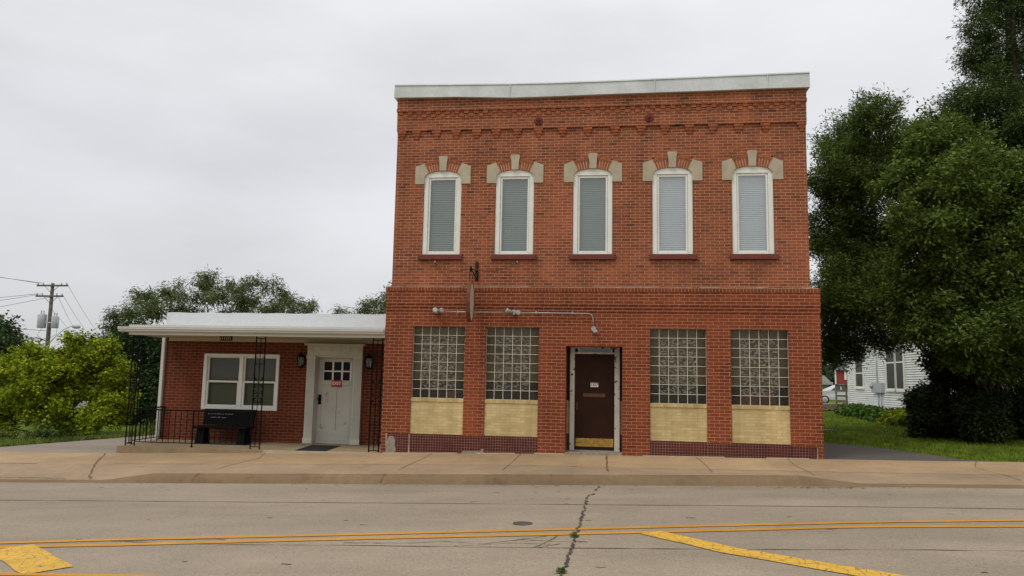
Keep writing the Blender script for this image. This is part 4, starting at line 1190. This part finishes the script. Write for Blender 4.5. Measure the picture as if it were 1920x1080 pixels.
A_ = [(7.83, 7.62, 9.5, .75), (7.47, 9.33, 9.1, .86), (9.11, 9.13, 9.2, .93), (6.62, 7.91, 7.64, .81), (8.05, 8.49, 7.94, 1.24), (9.24, 8.38, 7.73, .98), (6.91, 8.86, 6.01, .92), (8.21, 9.19, 6.06, 1.26), (6.41, 7.53, 4.01, .78), (7.54, 7.37, 3.95, 1.16), (7.1, 9.0, 2.5, .66), (6.75, 8.4, 2.75, .55), (8.12, 8.34, 2.9, .68), (9.14, 9.13, 6.05, 1.0), (8.4, 7.31, 4.0, .92), (7.3, 8.6, 6.9, .9), (7.2, 8.6, 5.0, .9), (7.0, 9.2, 3.6, .8), (7.9, 9.6, 4.8, 1.1), (9.0, 8.8, 8.5, .8), (9.7, 9.3, 8.3, .9), (7.2, 8.4, 8.6, .7)]
tree('arborvitae', 'dark feathery evergreen rising right behind the corner of the brick building', 'tree', (10.05, 9.4, zb(10.05)), .17, A_, 'big trees right of the brick building',
     dict(n_spray=19000, k_leaf=10, L=.125, W=.036, spread=.40, m=L_DARK, up=.7, droop=.0, subr=.29, sub=17, core=.14, sf=.7, shell=.35, tips=8), seed=11, limb_min=4.5)
B_ = [(8.27, 4.73, 7.30, .69), (7.7, 4.72, 6.6, .69), (8.13, 3.29, 6.2, .77), (7.5, 3.34, 5.24, .83), (9.26, 4.54, 5.88, .94), (10.09, 4.38, 6.38, .8), (7.56, 4.27, 4.07, .8), (8.33, 3.69, 4.26, 1.03), (9.65, 4.17, 4.72, 1.05), (10.53, 4.17, 5.12, 1.05), (7.58, 4.13, 3.0, .64), (8.16, 3.45, 2.9, .82), (9.31, 3.89, 3.12, 1.0), (10.36, 3.83, 3.38, 1.1), (8.5, 4.0, 2.25, .48), (9.31, 4.6, 2.1, .55), (10.27, 4.72, 2.2, .75), (8.3, 5.0, 8.05, .5), (8.75, 5.1, 7.65, .7), (9.6, 5.0, 7.1, .8), (8.6, 5.0, 5.6, .9), (9.3, 4.9, 6.5, .9)]
tree('maple', 'leafy green maple with low-hanging boughs over the dark shrubs, nearest of the big trees', 'tree', (9.6, 5.3, zb(9.6)), .18, B_, 'big trees right of the brick building',
     dict(n_spray=18000, k_leaf=9, L=.120, W=.056, spread=.36, m=L_MAPLE, up=.25, droop=.15, subr=.30, sub=16, core=.05, sf=.55, shell=.4, tips=7), seed=12, htop=6.6)
C_ = [(13.23, 10.08, 15.77, 1.42), (13.14, 10.57, 14.34, .99), (12.3, 10.29, 13.3, .5), (12.75, 10.67, 12.51, .99), (11.43, 10.7, 10.89, .54), (11.43, 9.8, 10.2, .78), (11.98, 9.72, 10.69, .95), (14.01, 11.04, 12.44, 1.63), (12.73, 10.11, 9.38, 1.38), (13.84, 10.07, 9.52, 1.72), (15.12, 11.29, 14.81, 1.84), (14.49, 10.45, 17.26, 1.44), (12.6, 10.2, 7.4, 1.3), (12.4, 10.2, 5.4, 1.3)]
tree('tall_conifer', 'very tall dark conifer whose top runs out of the picture at right', 'tree', (13.2, 10.4, zb(13.2)), .38, C_, 'big trees right of the brick building',
     dict(n_spray=14000, k_leaf=10, L=.14, W=.036, spread=.5, m=L_TALL, up=.3, droop=.25, sub=15, subr=.29, core=.06, sf=.6, shell=.4, tips=7), seed=13, htop=16.5)
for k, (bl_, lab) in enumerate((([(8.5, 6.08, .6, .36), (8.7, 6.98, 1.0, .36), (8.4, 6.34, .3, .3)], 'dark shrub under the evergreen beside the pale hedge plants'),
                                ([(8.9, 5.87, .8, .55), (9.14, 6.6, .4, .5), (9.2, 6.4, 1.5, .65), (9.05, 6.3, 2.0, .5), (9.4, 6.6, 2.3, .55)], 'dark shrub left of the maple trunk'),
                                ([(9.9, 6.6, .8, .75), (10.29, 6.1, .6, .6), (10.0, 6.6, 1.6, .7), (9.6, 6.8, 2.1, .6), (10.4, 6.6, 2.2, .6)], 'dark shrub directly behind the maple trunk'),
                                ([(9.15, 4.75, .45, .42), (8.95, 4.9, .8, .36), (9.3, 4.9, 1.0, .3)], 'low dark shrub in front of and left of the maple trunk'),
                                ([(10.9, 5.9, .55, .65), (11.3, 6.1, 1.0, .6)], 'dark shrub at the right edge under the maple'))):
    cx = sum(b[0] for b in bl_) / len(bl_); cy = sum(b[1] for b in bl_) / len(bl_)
    tree('shrub', lab, 'shrub', (cx, cy, zb(cx)), .05, bl_, 'dark shrubs under the big trees', dict(n_spray=2200, k_leaf=8, L=.11, W=.055, spread=.3, m=L_SHADE, sub=14, subr=.32, core=.06, tips=6), seed=30 + k, htop=.9)

LI = [(-18.42, 5.97, 1.55, .42), (-17.81, 6.14, 1.4, .52), (-17.37, 6.21, 1.82, .42), (-16.8, 6.42, 1.95, .36), (-15.85, 6.14, 1.78, .46), (-15.36, 6.39, 1.35, .46), (-17.28, 5.14, .9, .68), (-16.73, 5.75, 1.06, .78), (-16.15, 6.42, .91, .8), (-15.02, 6.01, .61, .55), (-18.78, 6.36, .19, .67), (-16.78, 5.26, .20, .72), (-16.11, 5.76, .10, .68), (-14.95, 5.55, .0, .5), (-19.32, 5.86, .68, .83), (-19.26, 5.9, 1.4, .46), (-18.37, 5.12, -.15, .55), (-16.45, 5.9, 2.35, .24), (-17.9, 5.9, 2.0, .26), (-15.6, 6.2, 2.15, .3), (-14.9, 6.0, 1.25, .34)]
tree('lime_tree', 'yellow-green bushy tree spreading left of the porch', 'tree', (-16.6, 6.0, zb(-16.6)), .10, LI, None,
     dict(n_spray=8200, k_leaf=8, L=.095, W=.075, spread=.28, m=L_LIME, up=.35, droop=.2, sub=8, subr=.42, flat=.9, core=.04, shell=.4, sf=.5, tips=5), seed=14, htop=1.6)
LO = [(-20.0, 13.65, 3.74, .62), (-20.56, 13.3, 3.37, .31), (-19.78, 14.3, 4.5, .55), (-18.27, 13.14, 4.04, .65), (-18.2, 14.07, 4.8, .55), (-16.96, 13.73, 5.2, .5), (-16.16, 13.12, 5.35, .3), (-17.4, 14.01, 4.24, .78), (-15.5, 13.07, 4.48, .6), (-15.49, 13.87, 5.05, .33), (-14.44, 13.14, 5.15, .34), (-14.42, 13.18, 4.5, .6), (-13.86, 13.85, 5.05, .42), (-13.73, 14.65, 4.6, .47), (-13.5, 13.25, 3.87, .64), (-12.48, 13.45, 4.11, .43), (-12.26, 14.25, 4.34, .31), (-15.94, 14.9, 3.88, .8), (-20.01, 14.15, 2.76, .68), (-20.51, 13.79, 2.96, .45), (-16, 14.2, 3.2, .8), (-14.2, 14.2, 3.2, .7)]
tree('locust_tree', 'feathery green locust tree showing above the white annex parapet', 'tree', (-16.4, 14.0, zb(-16.4)), .2, LO, 'locust trees behind the annex',
     dict(n_spray=4300, k_leaf=9, L=.13, W=.04, spread=.40, m=L_LOC, up=.0, droop=.45, flat=.7, sub=9, subr=.34, core=.03), seed=15, htop=4.0)
L2 = [(-12.47, 17.94, 4.35, .32), (-12.03, 17.8, 4.15, .28), (-10.91, 17.42, 4.55, .42), (-10.67, 18.59, 5.0, .48), (-9.97, 17.21, 4.24, .52), (-11.59, 18.0, 4.05, .3), (-10.0, 18.64, 5.25, .5), (-9.4, 18, 4.8, .7), (-10.4, 18, 3.8, .7)]
tree('locust_tree', 'smaller locust tree peeping out between parapet and tall brick corner', 'tree', (-10.2, 18.0, zb(-10.2)), .14, L2, 'locust trees behind the annex',
     dict(n_spray=1300, k_leaf=9, L=.13, W=.04, spread=.40, m=L_LOC, up=.0, droop=.45, flat=.7, sub=8, subr=.34, core=.03), seed=16, htop=3.8)
BLF = [(-18.69, 11.45, 1.82, .72), (-18.77, 12.92, 1.86, .86), (-17.41, 11.25, 2.64, .61), (-18.91, 12.41, .79, .95), (-17.21, 11.17, .84, .8), (-18.43, 11.49, -.05, .75), (-18.41, 13.0, -.1, .8), (-16.99, 11.42, 1.45, .61), (-17.3, 12.2, 2.0, .9), (-16.6, 11.6, .1, .6), (-18.2, 11.8, 3.0, .6), (-19.6, 12.0, 2.3, .7)]
tree('understorey_tree', 'dark leafy tree seen through the porch, left of the white downspout', 'tree', (-18.0, 12.2, zb(-18)), .14, BLF, None,
     dict(n_spray=3600, k_leaf=8, L=.16, W=.07, spread=.4, m=L_BACK, up=.05, droop=.35), seed=17, htop=2.2)
DL = [(-33.55, 22.88, 2.9, 1.0), (-34.98, 22.97, 3.2, 1.2), (-31.95, 21.96, 1.57, 1.15), (-32.07, 21.28, .71, 1.13), (-33.52, 20.5, 1.8, 1.68), (-32.2, 22.49, 2.3, .53), (-35.5, 22, 1.4, 1.6), (-36, 22, 3.6, 1.3)]
tree('far_tree', 'dark round tree behind the lime tree at the left edge', 'tree', (-34, 22, zb(-34)), .25, DL, 'trees far off on the left',
     dict(n_spray=2600, k_leaf=8, L=.30, W=.15, spread=.7, m=L_BACK, up=.1, droop=.3), seed=18, htop=2.6)
for k, (x, y, z, lab) in enumerate(((-41.2, 40, 4.0, 'pointed dark treetop just above the lime tree, right of the utility pole'), (-40.4, 41, 3.6, 'lower rounded treetop at the foot of the locust branches'))):
    bl_ = [(x, y, z - .45, .35), (x - .2, y, z - 1.1, .6), (x + .3, y, z - 1.5, .8), (x, y, z - 2.6, 1.1), (x, y, z - 3.6, 1.3)] if k == 0 else [(x, y, z - .5, .6), (x + .8, y, z - .9, .8), (x + .2, y, z - 2, 1.3), (x + 1.8, y, z - .8, .7)]
    tree('far_tree', lab, 'tree', (x, y, zb(x)), .18, bl_, 'trees far off on the left', dict(n_spray=700, k_leaf=8, L=.35, W=.13, spread=.7, m=L_BACK, up=.7 if k == 0 else .1, droop=.2), seed=40 + k)
# far woods closing the horizon, one mass
q = random.Random(5)
FB = []
for k in range(70):
    x = -130 + k * 3.9 + q.uniform(-1.5, 1.5)
    y = q.uniform(78, 100); hh = q.uniform(2.2, 4.2) if x < 0 else q.uniform(3.2, 5.6)
    FB += [(x, y, zb(x) + hh * .75, hh * .42), (x + q.uniform(-2, 2), y, zb(x) + hh * .35, hh * .5)]
tag(leaves('distant_trees', FB, 9000, 6, .75, .5, 1.3, L_FAR, None, 77, sub=6), 'far wooded horizon seen as one band of green behind everything', 'woods', None, 'stuff')
RT = [(19.2, 66, 3.2, 1.5), (20.6, 66, 2.6, 1.4), (18.0, 66, 2.4, 1.3), (19.3, 66, 1.2, 1.8)]
tree('far_tree', 'small green tree beyond the parked car, at the brick corner', 'tree', (19.3, 66, zb(19.3)), .2, RT, None, dict(n_spray=900, k_leaf=8, L=.4, W=.2, spread=.8, m=L_FAR), seed=52)

# hedge plants along the white house
for k in range(9):
    s_ = k / 8
    x, y = 10.9 - .85 * s_, 21.6 - 9.2 * s_
    x += rd.uniform(-.1, .1)
    t = thing('hosta_plant', 'leafy green hosta clump in the row before the white house', 'plant', (x, y, zb(x)), 'hosta row along the white house')
    r0 = .44 if k < 7 else .52
    leaves('foliage', [(x, y, zb(x) + .15, r0 * .9), (x + .35, y + .5, zb(x) + .13, r0 * .8), (x - .25, y - .4, zb(x) + .10, r0 * .7)], 420, 7, .17, .10, .22, L_HOST if k < 7 else L_LIME, t, 90 + k, up=.4, droop=.5, sub=6, flat=.55)
    if k >= 7: t['label'] = 'paler yellow-green clump at the near end of the hosta row'; 

# lawn grass and the weedy strip by the lot
def blades(n, fn, m, seed, h0, h1, w_):
    R_ = np.random.default_rng(seed)
    P = []
    while len(P) < n:
        x, y, ok = fn(R_)
        if ok: P.append((x, y))
    P = np.array(P[:n]); Zg = np.interp(P[:, 0], [p[0] for p in ZB], [p[1] for p in ZB]) - .014
    b0 = np.column_stack([P, Zg]); an = R_.uniform(0, 6.28, n); hh = R_.uniform(h0, h1, n)
    dx = np.column_stack([np.cos(an), np.sin(an), np.zeros(n)]) * w_
    tip = b0 + np.column_stack([R_.normal(size=n) * hh * .45, R_.normal(size=n) * hh * .45, hh])
    return np.stack([b0 - dx, b0 + dx, tip], axis=1).reshape(-1, 3)
def tri_mesh(name, V, m):
    nf = len(V) // 3
    me = bpy.data.meshes.new(name)
    me.vertices.add(len(V)); me.vertices.foreach_set('co', V.astype(np.float32).ravel())
    me.loops.add(nf * 3); me.loops.foreach_set('vertex_index', np.arange(nf * 3, dtype=np.int32))
    me.polygons.add(nf); me.polygons.foreach_set('loop_start', np.arange(0, nf * 3, 3, dtype=np.int32)); me.polygons.foreach_set('loop_total', np.full(nf, 3, dtype=np.int32))
    me.materials.append(m); me.update(calc_edges=True); me.validate()
    ob = bpy.data.objects.new(name, me); COL.objects.link(ob); return ob
def f_lawn(R_):
    x = R_.uniform(4.2, 13); y = 24 * R_.random() ** 1.7 - .02
    return x, y, (y > drive_edge(x) - .05 + .12 * math.sin(x * 9) if x < 7.2 else y > .0)
V = blades(52000, f_lawn, GRASSB, 1, .04, .085, .010)
tag(tri_mesh('grass', V, GRASSB), 'short bright green lawn beside the driveway', 'grass', None, 'stuff')
def f_strip(R_):
    x = R_.uniform(-22, -12.8); y = R_.uniform(.2, 9)
    e_ = lot_edge(x)
    return x, y, e_ - .02 < y < e_ + 1.6
V = blades(16000, f_strip, GRASSW, 2, .05, .16, .014)
tag(tri_mesh('verge_grass', V, GRASSW), 'weedy grass strip along the far edge of the lot', 'grass', None, 'stuff')
# low weeds under the lime tree
for k in range(8):
    x = -19.0 + k * .72 + rd.uniform(-.2, .2); y = lot_edge(x) + 1.3 + rd.uniform(0, .8)
    t = thing('weed_clump', 'straggly weed clump at the foot of the lime tree', 'weed', (x, y, zb(x)), 'weeds at the foot of the lime tree')
    leaves('foliage', [(x, y, zb(x) + .10, .22), (x + .3, y + .2, zb(x) + .14, .2)], 110, 6, .10, .035, .25, GRASSW if k % 3 else L_BACK, t, 140 + k, up=.9, droop=.3, sub=5)
for k, (x, y, lab) in enumerate(((-.37, -7.55, 'tiny weed tuft in the road crack beside the double yellow line'), (-.42, -9.05, 'tiny weed tuft at the near end of the road crack'))):
    t = thing('weed', lab, 'weed', (x, y, zroad(x, y)), 'weeds growing out of the road crack')
    leaves('foliage', [(x, y, zroad(x, y) + .010, .024)], 40, 5, .026, .011, .03, L_HOST, t, 150 + k, up=.6, droop=.2, sub=4)

# ------------------------------------------------------------------ utility pole, wires
PX, PY = -40.65, 35.0
PZ = zb(PX)
UP = thing('utility_pole', 'wooden utility pole with two crossarms, grey transformers and a street-light arm', 'utility pole', (PX, PY, PZ))
b = MB(); b.tube([(PX, PY, PZ - .3), (PX - .02, PY, 4), (PX - .04, PY, 7.85)], [.17, .145, .115], 10); b.build('pole', WOODP, UP)
for z, x0, x1 in ((7.66, -1.2, 1.25), (6.88, -1.2, .95)):
    b = MB(); b.box(PX + x0, PX + x1, PY - .17, PY - .06, z - .06, z + .06); b.tube([(PX - .55, PY - .13, z - .05), (PX, PY - .13, z - .55)], .02, 4); b.tube([(PX + .55, PY - .13, z - .05), (PX, PY - .13, z - .55)], .02, 4)
    A = b.build('crossarm', WOODP, UP)
    for x in (x0 + .08, x0 + .5, x1 - .5, x1 - .08):
        c = MB(); c.lathe((PX + x, PY - .11, z + .06), (0, 0, 1), [(0, .02), (.05, .05), (.09, .035), (.13, .05), (.17, .03)], 8); c.build('insulator', PORCEL, A)
for x, s_ in ((-.55, 1.0), (.50, .85)):
    b = MB(); b.lathe((PX + x, PY - .1, 4.55), (0, 0, 1), [(0, .27 * s_), (.05, .30 * s_), (.95 * s_, .30 * s_), (1.0 * s_, .27 * s_)], 14)
    for o in (-.1, .1): b.lathe((PX + x + o, PY - .1, 4.55 + s_), (0, 0, 1), [(0, .05), (.1, .035), (.2, .05), (.28, .03)], 8)
    b.box(PX + min(x, 0) + .0, PX + max(x, 0), PY - .14, PY - .06, 4.9, 5.0); b.build('transformer', TRAFO, UP)
b = MB(); b.tube([(PX + .1, PY - .1, 3.35), (PX + .7, PY - .2, 3.9), (PX + 1.4, PY - .3, 4.45), (PX + 2.0, PY - .35, 4.68)], [.035, .032, .028, .026], 6)
b.tube([(PX + 1.9, PY - .35, 4.66), (PX + 2.2, PY - .36, 4.68)], .03, 6); b.build('lamp_arm', TRAFO, UP)
b = MB(); b.lathe((PX + 2.05, PY - .36, 4.68), (1, 0, -.06), [(0, .05), (.12, .12), (.4, .16), (.62, .12), (.68, .04)], 12); b.build('lamp_head', TRAFO, UP)
b = MB(); b.tube([(PX - .1, PY - .1, 3.6), (PX - .8, PY - .15, 3.85), (PX - 1.5, PY - .2, 3.75)], .03, 6); b.tube([(PX - .4, PY - .2, 4.6), (PX - .75, PY - .2, 4.0), (PX - .3, PY - .2, 3.7)], .015, 4); b.tube([(PX + .75, PY - .2, 4.9), (PX + .8, PY - .2, 4.1), (PX + .2, PY - .2, 3.8)], .015, 4); b.build('cable_arm', WIRE, UP)
WG = 'overhead wires at the utility pole'
def wire(p, q_, sag, label, r_=.014):
    c = MB(); P = []
    for k in range(17):
        s_ = k / 16
        P.append((p[0] + (q_[0] - p[0]) * s_, p[1] + (q_[1] - p[1]) * s_, p[2] + (q_[2] - p[2]) * s_ - sag * 4 * s_ * (1 - s_)))
    c.tube(P, r_, 4)
    tag(c.build('power_line', WIRE, None, p), label, 'wire', WG)
lab_l = 'thin wire running from the pole out of the picture at left'
lab_r = 'thin wire slanting down right from the pole behind the locust branches'
for x, z, dz in ((-1.12, 7.83, 4.6), (-.7, 7.83, 3.9), (-1.12, 7.05, -2.6), (-.7, 7.05, -4.2), (.45, 6.9, -5.2)):
    wire((PX + x, PY - .11, z), (PX - 26 + x, PY - 5, z + dz), .25, lab_l)
wire((PX - .1, PY - .1, 4.35), (PX - 26, PY - 5, 6.6), .3, lab_l)
wire((PX - .1, PY - .1, 3.75), (PX - 26, PY - 4, 3.9), .15, lab_l, .022)
for x, z, e_ in ((1.17, 7.83, (-64.0, 75, 4.7)), (.87, 7.05, (-65.4, 75, 4.8)), (.45, 7.05, (-67.4, 75, 5.0)), (.1, 6.0, (-66.4, 75, 4.4))):
    wire((PX + x, PY - .11, z), e_, .35, lab_r)

# ------------------------------------------------------------------ white house and yard at the right
HX, HY0, HY1 = 12.0, 12.6, 25.3
def siding(name, col, pitch=.095):
    t = NT(name)
    sp = t.new('SeparateXYZ'); t.l.new(t.tc.outputs['Object'], sp.inputs[0])
    fr_ = t.math('FRACT', t.math('DIVIDE', sp.outputs[2], pitch))
    c = t.scale(col, t.math('MULTIPLY', t.rng(t.noise(1.5, 4), .9, 1.08), t.rng(t.noise(25, 3), .95, 1.05)))
    t.base(c); t.rough(.6, .3); t.bump(fr_, 1.0, .03)
    return t.mat
SIDE = siding('white_clapboard', (.90, .91, .90))
WH = thing('white_house', 'white clapboard house partly hidden behind the trees', 'house', (15.5, 19, .2))
b = MB()
z = .52
while z < 4.6:                                               # lapped boards, each leaning out at its foot
    b.hexa([(HX - .040, HY0, z + .02), (HX + .1, HY0, z + .02), (HX + .1, HY1, z + .02), (HX - .040, HY1, z + .02)], [(HX - .002, HY0, z + .098), (HX + .1, HY0, z + .098), (HX + .1, HY1, z + .098), (HX - .002, HY1, z + .098)])
    z += .0985
b.box(HX + .03, HX + .09, HY0, HY1, .5, 4.6)
b.box(HX, 19, HY0 - .02, HY0 + .1, .5, 4.6); b.box(HX, 19, HY1 - .1, HY1 + .0, .5, 4.6); b.box(18.9, 19, HY0, HY1, .5, 4.6)
b.build('wall', SIDE, WH)
b = MB(); b.box(HX - .03, HX + .12, HY1 - .01, HY1 + .12, .25, 4.6); b.box(HX - .035, HX, HY0, HY1, .42, .52); b.build('corner_board', WHITE, WH)
b = MB(); b.box(HX + .02, 18.95, HY0 + .03, HY1 - .02, -.1, .42); b.build('foundation', M('peeling_stone', (.55, .55, .53), .9, .25, 4, 30, .8, .03, stain=(.16, .15, .14), stain_scale=4, stain_lo=.5, stain_hi=.6), WH)
b = MB(); b.prism([(HX - .4, 4.5), (19.4, 4.5), (15.5, 6.6)], HY0 - .4, HY1 + .4); b.build('roof', TAR, WH)
def house_window(y0, y1, z0, z1, zm):
    b = MB(); e_ = .11
    b.box(HX - .07, HX + .05, y0 - e_, y0, z0 - .05, z1 + .1); b.box(HX - .07, HX + .05, y1, y1 + e_, z0 - .05, z1 + .1); b.box(HX - .075, HX + .05, y0 - e_ - .02, y1 + e_ + .02, z1, z1 + .12)
    b.box(HX - .09, HX + .05, y0 - e_ - .04, y1 + e_ + .04, z0 - .12, z0 - .05); b.box(HX - .062, HX + .03, y0, y1, zm - .03, zm + .03); b.box(HX - .062, HX + .03, y0, y1, z0 - .05, z0 + .02)
    f = b.build('window', WHITE, WH)
    p = MB(); p.box(HX - .048, HX + .0, y0, y1, z0, z1); p.build('pane', M('dim_pane', (.05, .05, .045), .3, .1, bump=0, spec=.08), f)
house_window(22.90, 23.95, 1.47, 3.1, 2.12)
house_window(18.70, 19.66, 1.40, 3.1, 2.52); house_window(17.72, 18.52, 1.40, 3.1, 2.52)
b = MB(); b.box(HX - .16, HX - .02, 20.10, 21.40, 1.22, 1.66); b.tube([(HX - .06, 20.9, 1.66), (HX - .06, 20.9, 3.6)], .02, 6); b.tube([(HX - .06, 20.8, 1.22), (HX - .06, 20.8, .45)], .02, 6); b.tube([(HX - .06, 20.4, 1.22), (HX - .06, 20.4, .45)], .02, 6); b.lathe((HX - .16, 21.3, 1.5), (-1, 0, 0), [(0, .1), (.08, .1), (.1, .06)], 12); b.build('meter_box', TRAFO, WH)

DK = thing('wooden_deck', 'weathered wooden deck with a board railing at the far corner of the white house', 'deck', (11.4, 26.5, .1))
b = MB(); b.box(10.2, 12.2, 25.7, 27.6, .50, .56); b.build('platform', WOODD, DK)
b = MB(); b.box(10.2, 12.2, 25.68, 25.72, .28, .50); 
for x in (10.25, 11.1, 11.9): b.box(x, x + .09, 25.75, 25.84, -.1, .5)
b.build('skirt', WOODD, DK)
b = MB()
for x in (11.42, 11.93): b.box(x, x + .07, 25.60, 25.68, .2, 1.56)
for z in (1.50, 1.24, .98, .72): b.box(11.42, 12.0, 25.56, 25.60, z - .05, z + .05)
b.box(11.40, 12.02, 25.50, 25.70, 1.555, 1.59); b.build('railing', WOODD, DK)

# parked car
CX0, CY0, CZ0 = 15.75, 45.6, .13
CARP = M('silver_car_paint', (.52, .53, .54), .25, .03, bump=0, spec=.5, metal=.3)
CG = M('car_glass', (.02, .022, .025), .08, .05, bump=0, spec=.6)
TYRE = M('tyre', (.012, .012, .012), .8, .1)
CA = thing('parked_car', 'silver sedan parked beyond the wooden deck, half hidden by the brick corner', 'car', (CX0 + 2.1, CY0, CZ0))
side = [(-.62, .35), (-.70, .55), (-.66, .82), (-.30, .92), (.35, 1.0), (.75, 1.20), (1.20, 1.42), (1.9, 1.50), (2.7, 1.45), (3.3, 1.15), (3.9, 1.0), (4.2, .80), (4.25, .5), (4.15, .3)]
b = MB()
for k in range(len(side)):
    pass
n = len(side)
def car_y(z): return .86 if z < .95 else .86 - (z - .95) * .42
for sg in (-1, 1):
    P = [(CX0 + x, CY0 + sg * car_y(z), CZ0 + z) for x, z in side]
    b.face(P if sg > 0 else P[::-1], 0)
for (x, z), (x2, z2) in zip(side, side[1:] + side[:1]):
    b.face([(CX0 + x, CY0 - car_y(z), CZ0 + z), (CX0 + x, CY0 + car_y(z), CZ0 + z), (CX0 + x2, CY0 + car_y(z2), CZ0 + z2), (CX0 + x2, CY0 - car_y(z2), CZ0 + z2)], 0, True)
b.build('body', CARP, CA)
b = MB()
for sg in (-1, 1):
    yy = lambda z: CY0 + sg * (car_y(z) + .006)
    for P in ([(.62, 1.02), (1.35, 1.02), (1.35, 1.38), (1.22, 1.36), (.85, 1.18)], [(1.42, 1.02), (2.25, 1.02), (2.25, 1.42), (1.42, 1.39)], [(2.32, 1.02), (3.2, 1.02), (2.68, 1.38), (2.32, 1.41)]):
        b.face([(CX0 + x, yy(z), CZ0 + z) for x, z in P])
b.build('window', CG, CA)
for xw in (.18, 3.2):
    for sg in (-1, 1):
        b = MB(); b.lathe((CX0 + xw, CY0 + sg * .70, CZ0 + .32), (0, sg, 0), [(0, .32), (.17, .32), (.19, .30)], 18)
        W = b.build('wheel', TYRE, CA)
        b = MB(); b.lathe((CX0 + xw, CY0 + sg * .885, CZ0 + .32), (0, sg, 0), [(0, .22), (.01, .21), (.02, .05)], 18)
        for k in range(8):
            a_ = k * math.pi / 4
            b.tube([(CX0 + xw, CY0 + sg * .91, CZ0 + .32), (CX0 + xw + .2 * math.cos(a_), CY0 + sg * .905, CZ0 + .32 + .2 * math.sin(a_))], .015, 4)
        b.build('rim', LAMPG, W)
RBN = thing('red_barn', 'small red wooden building behind the parked car', 'building', (22.5, 60, .1))
b = MB(); b.hexa([(20.95, 60, -.2), (25, 60, -.2), (26.4, 64, -.2), (22.3, 64, -.2)], [(20.95, 60, 3.0), (25, 60, 3.0), (26.4, 64, 3.0), (22.3, 64, 3.0)]); b.build('wall', M('red_boards', (.26, .045, .04), .8, .1, 3, 30, .2), RBN)
b = MB(); b.box(20.90, 21.02, 59.96, 60.02, .1, 3.0); b.box(21.75, 21.95, 59.95, 60.0, 2.1, 3.2); b.build('corner_trim', WHITE, RBN)
b = MB(); b.hexa([(20.85, 59.8, 3.0), (25.2, 59.8, 3.0), (26.6, 64.2, 3.0), (22.2, 64.2, 3.0)], [(22.3, 61.4, 4.0), (24.2, 61.4, 4.0), (25.0, 62.6, 4.0), (23.2, 62.6, 4.0)]); b.build('roof', TAR, RBN)
SHD = thing('grey_shed', 'low grey shed with a sloping pale roof beyond the car', 'shed', (17.5, 55, .1))
b = MB(); b.box(15.5, 18.9, 55, 58, 0, 1.65); b.build('wall', M('grey_green_boards', (.20, .24, .20), .8, .1), SHD)
b = MB(); b.prism([(15.2, 1.6), (19.3, 1.6), (19.25, 1.7), (18.55, 2.4), (16, 2.4)], 54.7, 58.3); b.build('roof', M('pale_shingle', (.34, .34, .33), .9, .2, 4), SHD)
b = MB()
b.hexa([(6.0, 8.2, .02), (6.75, 8.6, .02), (6.65, 8.95, .02), (5.9, 8.55, .02)], [(6.0, 8.2, .17), (6.75, 8.6, .15), (6.65, 8.95, .15), (5.9, 8.55, .17)])
tag(b.build('stone_block', M('brown_stone', (.16, .12, .08), .9, .3, 6), None, (6.3, 8.55, .05)), 'flat brown stone slab lying in the lawn near the brick corner', 'stone')

# pale buildings glimpsed under the lime tree, and a manhole in the road
FH = thing('far_house', 'pale far house glimpsed under the leaves at left', 'house', (-36, 30, zb(-36)))
b = MB(); b.box(-44, -28, 30.5, 36, -1.3, .15); b.build('wall', M('pale_far_wall', (.50, .50, .47), .8, .1), FH)
b = MB(); b.prism([(-44.4, .15), (-27.6, .15), (-29, 1.0), (-43, 1.0)], 30.2, 36.4); b.build('roof', TAR, FH)
b = MB()
for x in (-41, -36.5, -32): b.box(x, x + 1.1, 30.46, 30.5, -.9, -.1)
b.build('window', CG, FH)
zc = zroad(-1.0, -6.82)
b = MB(); b.lathe((-1.0, -6.80, zc + .002), (0, 0, 1), [(0, .115), (.006, .115), (.007, .10), (.003, .095), (.004, .02)], 24, 0)
tag(b.build('manhole_cover', M('cast_iron', (.075, .066, .06), .7, .2), None, (-1.0, -6.80, zc)), 'small round dark iron cover in the road beside the double yellow line', 'manhole cover')
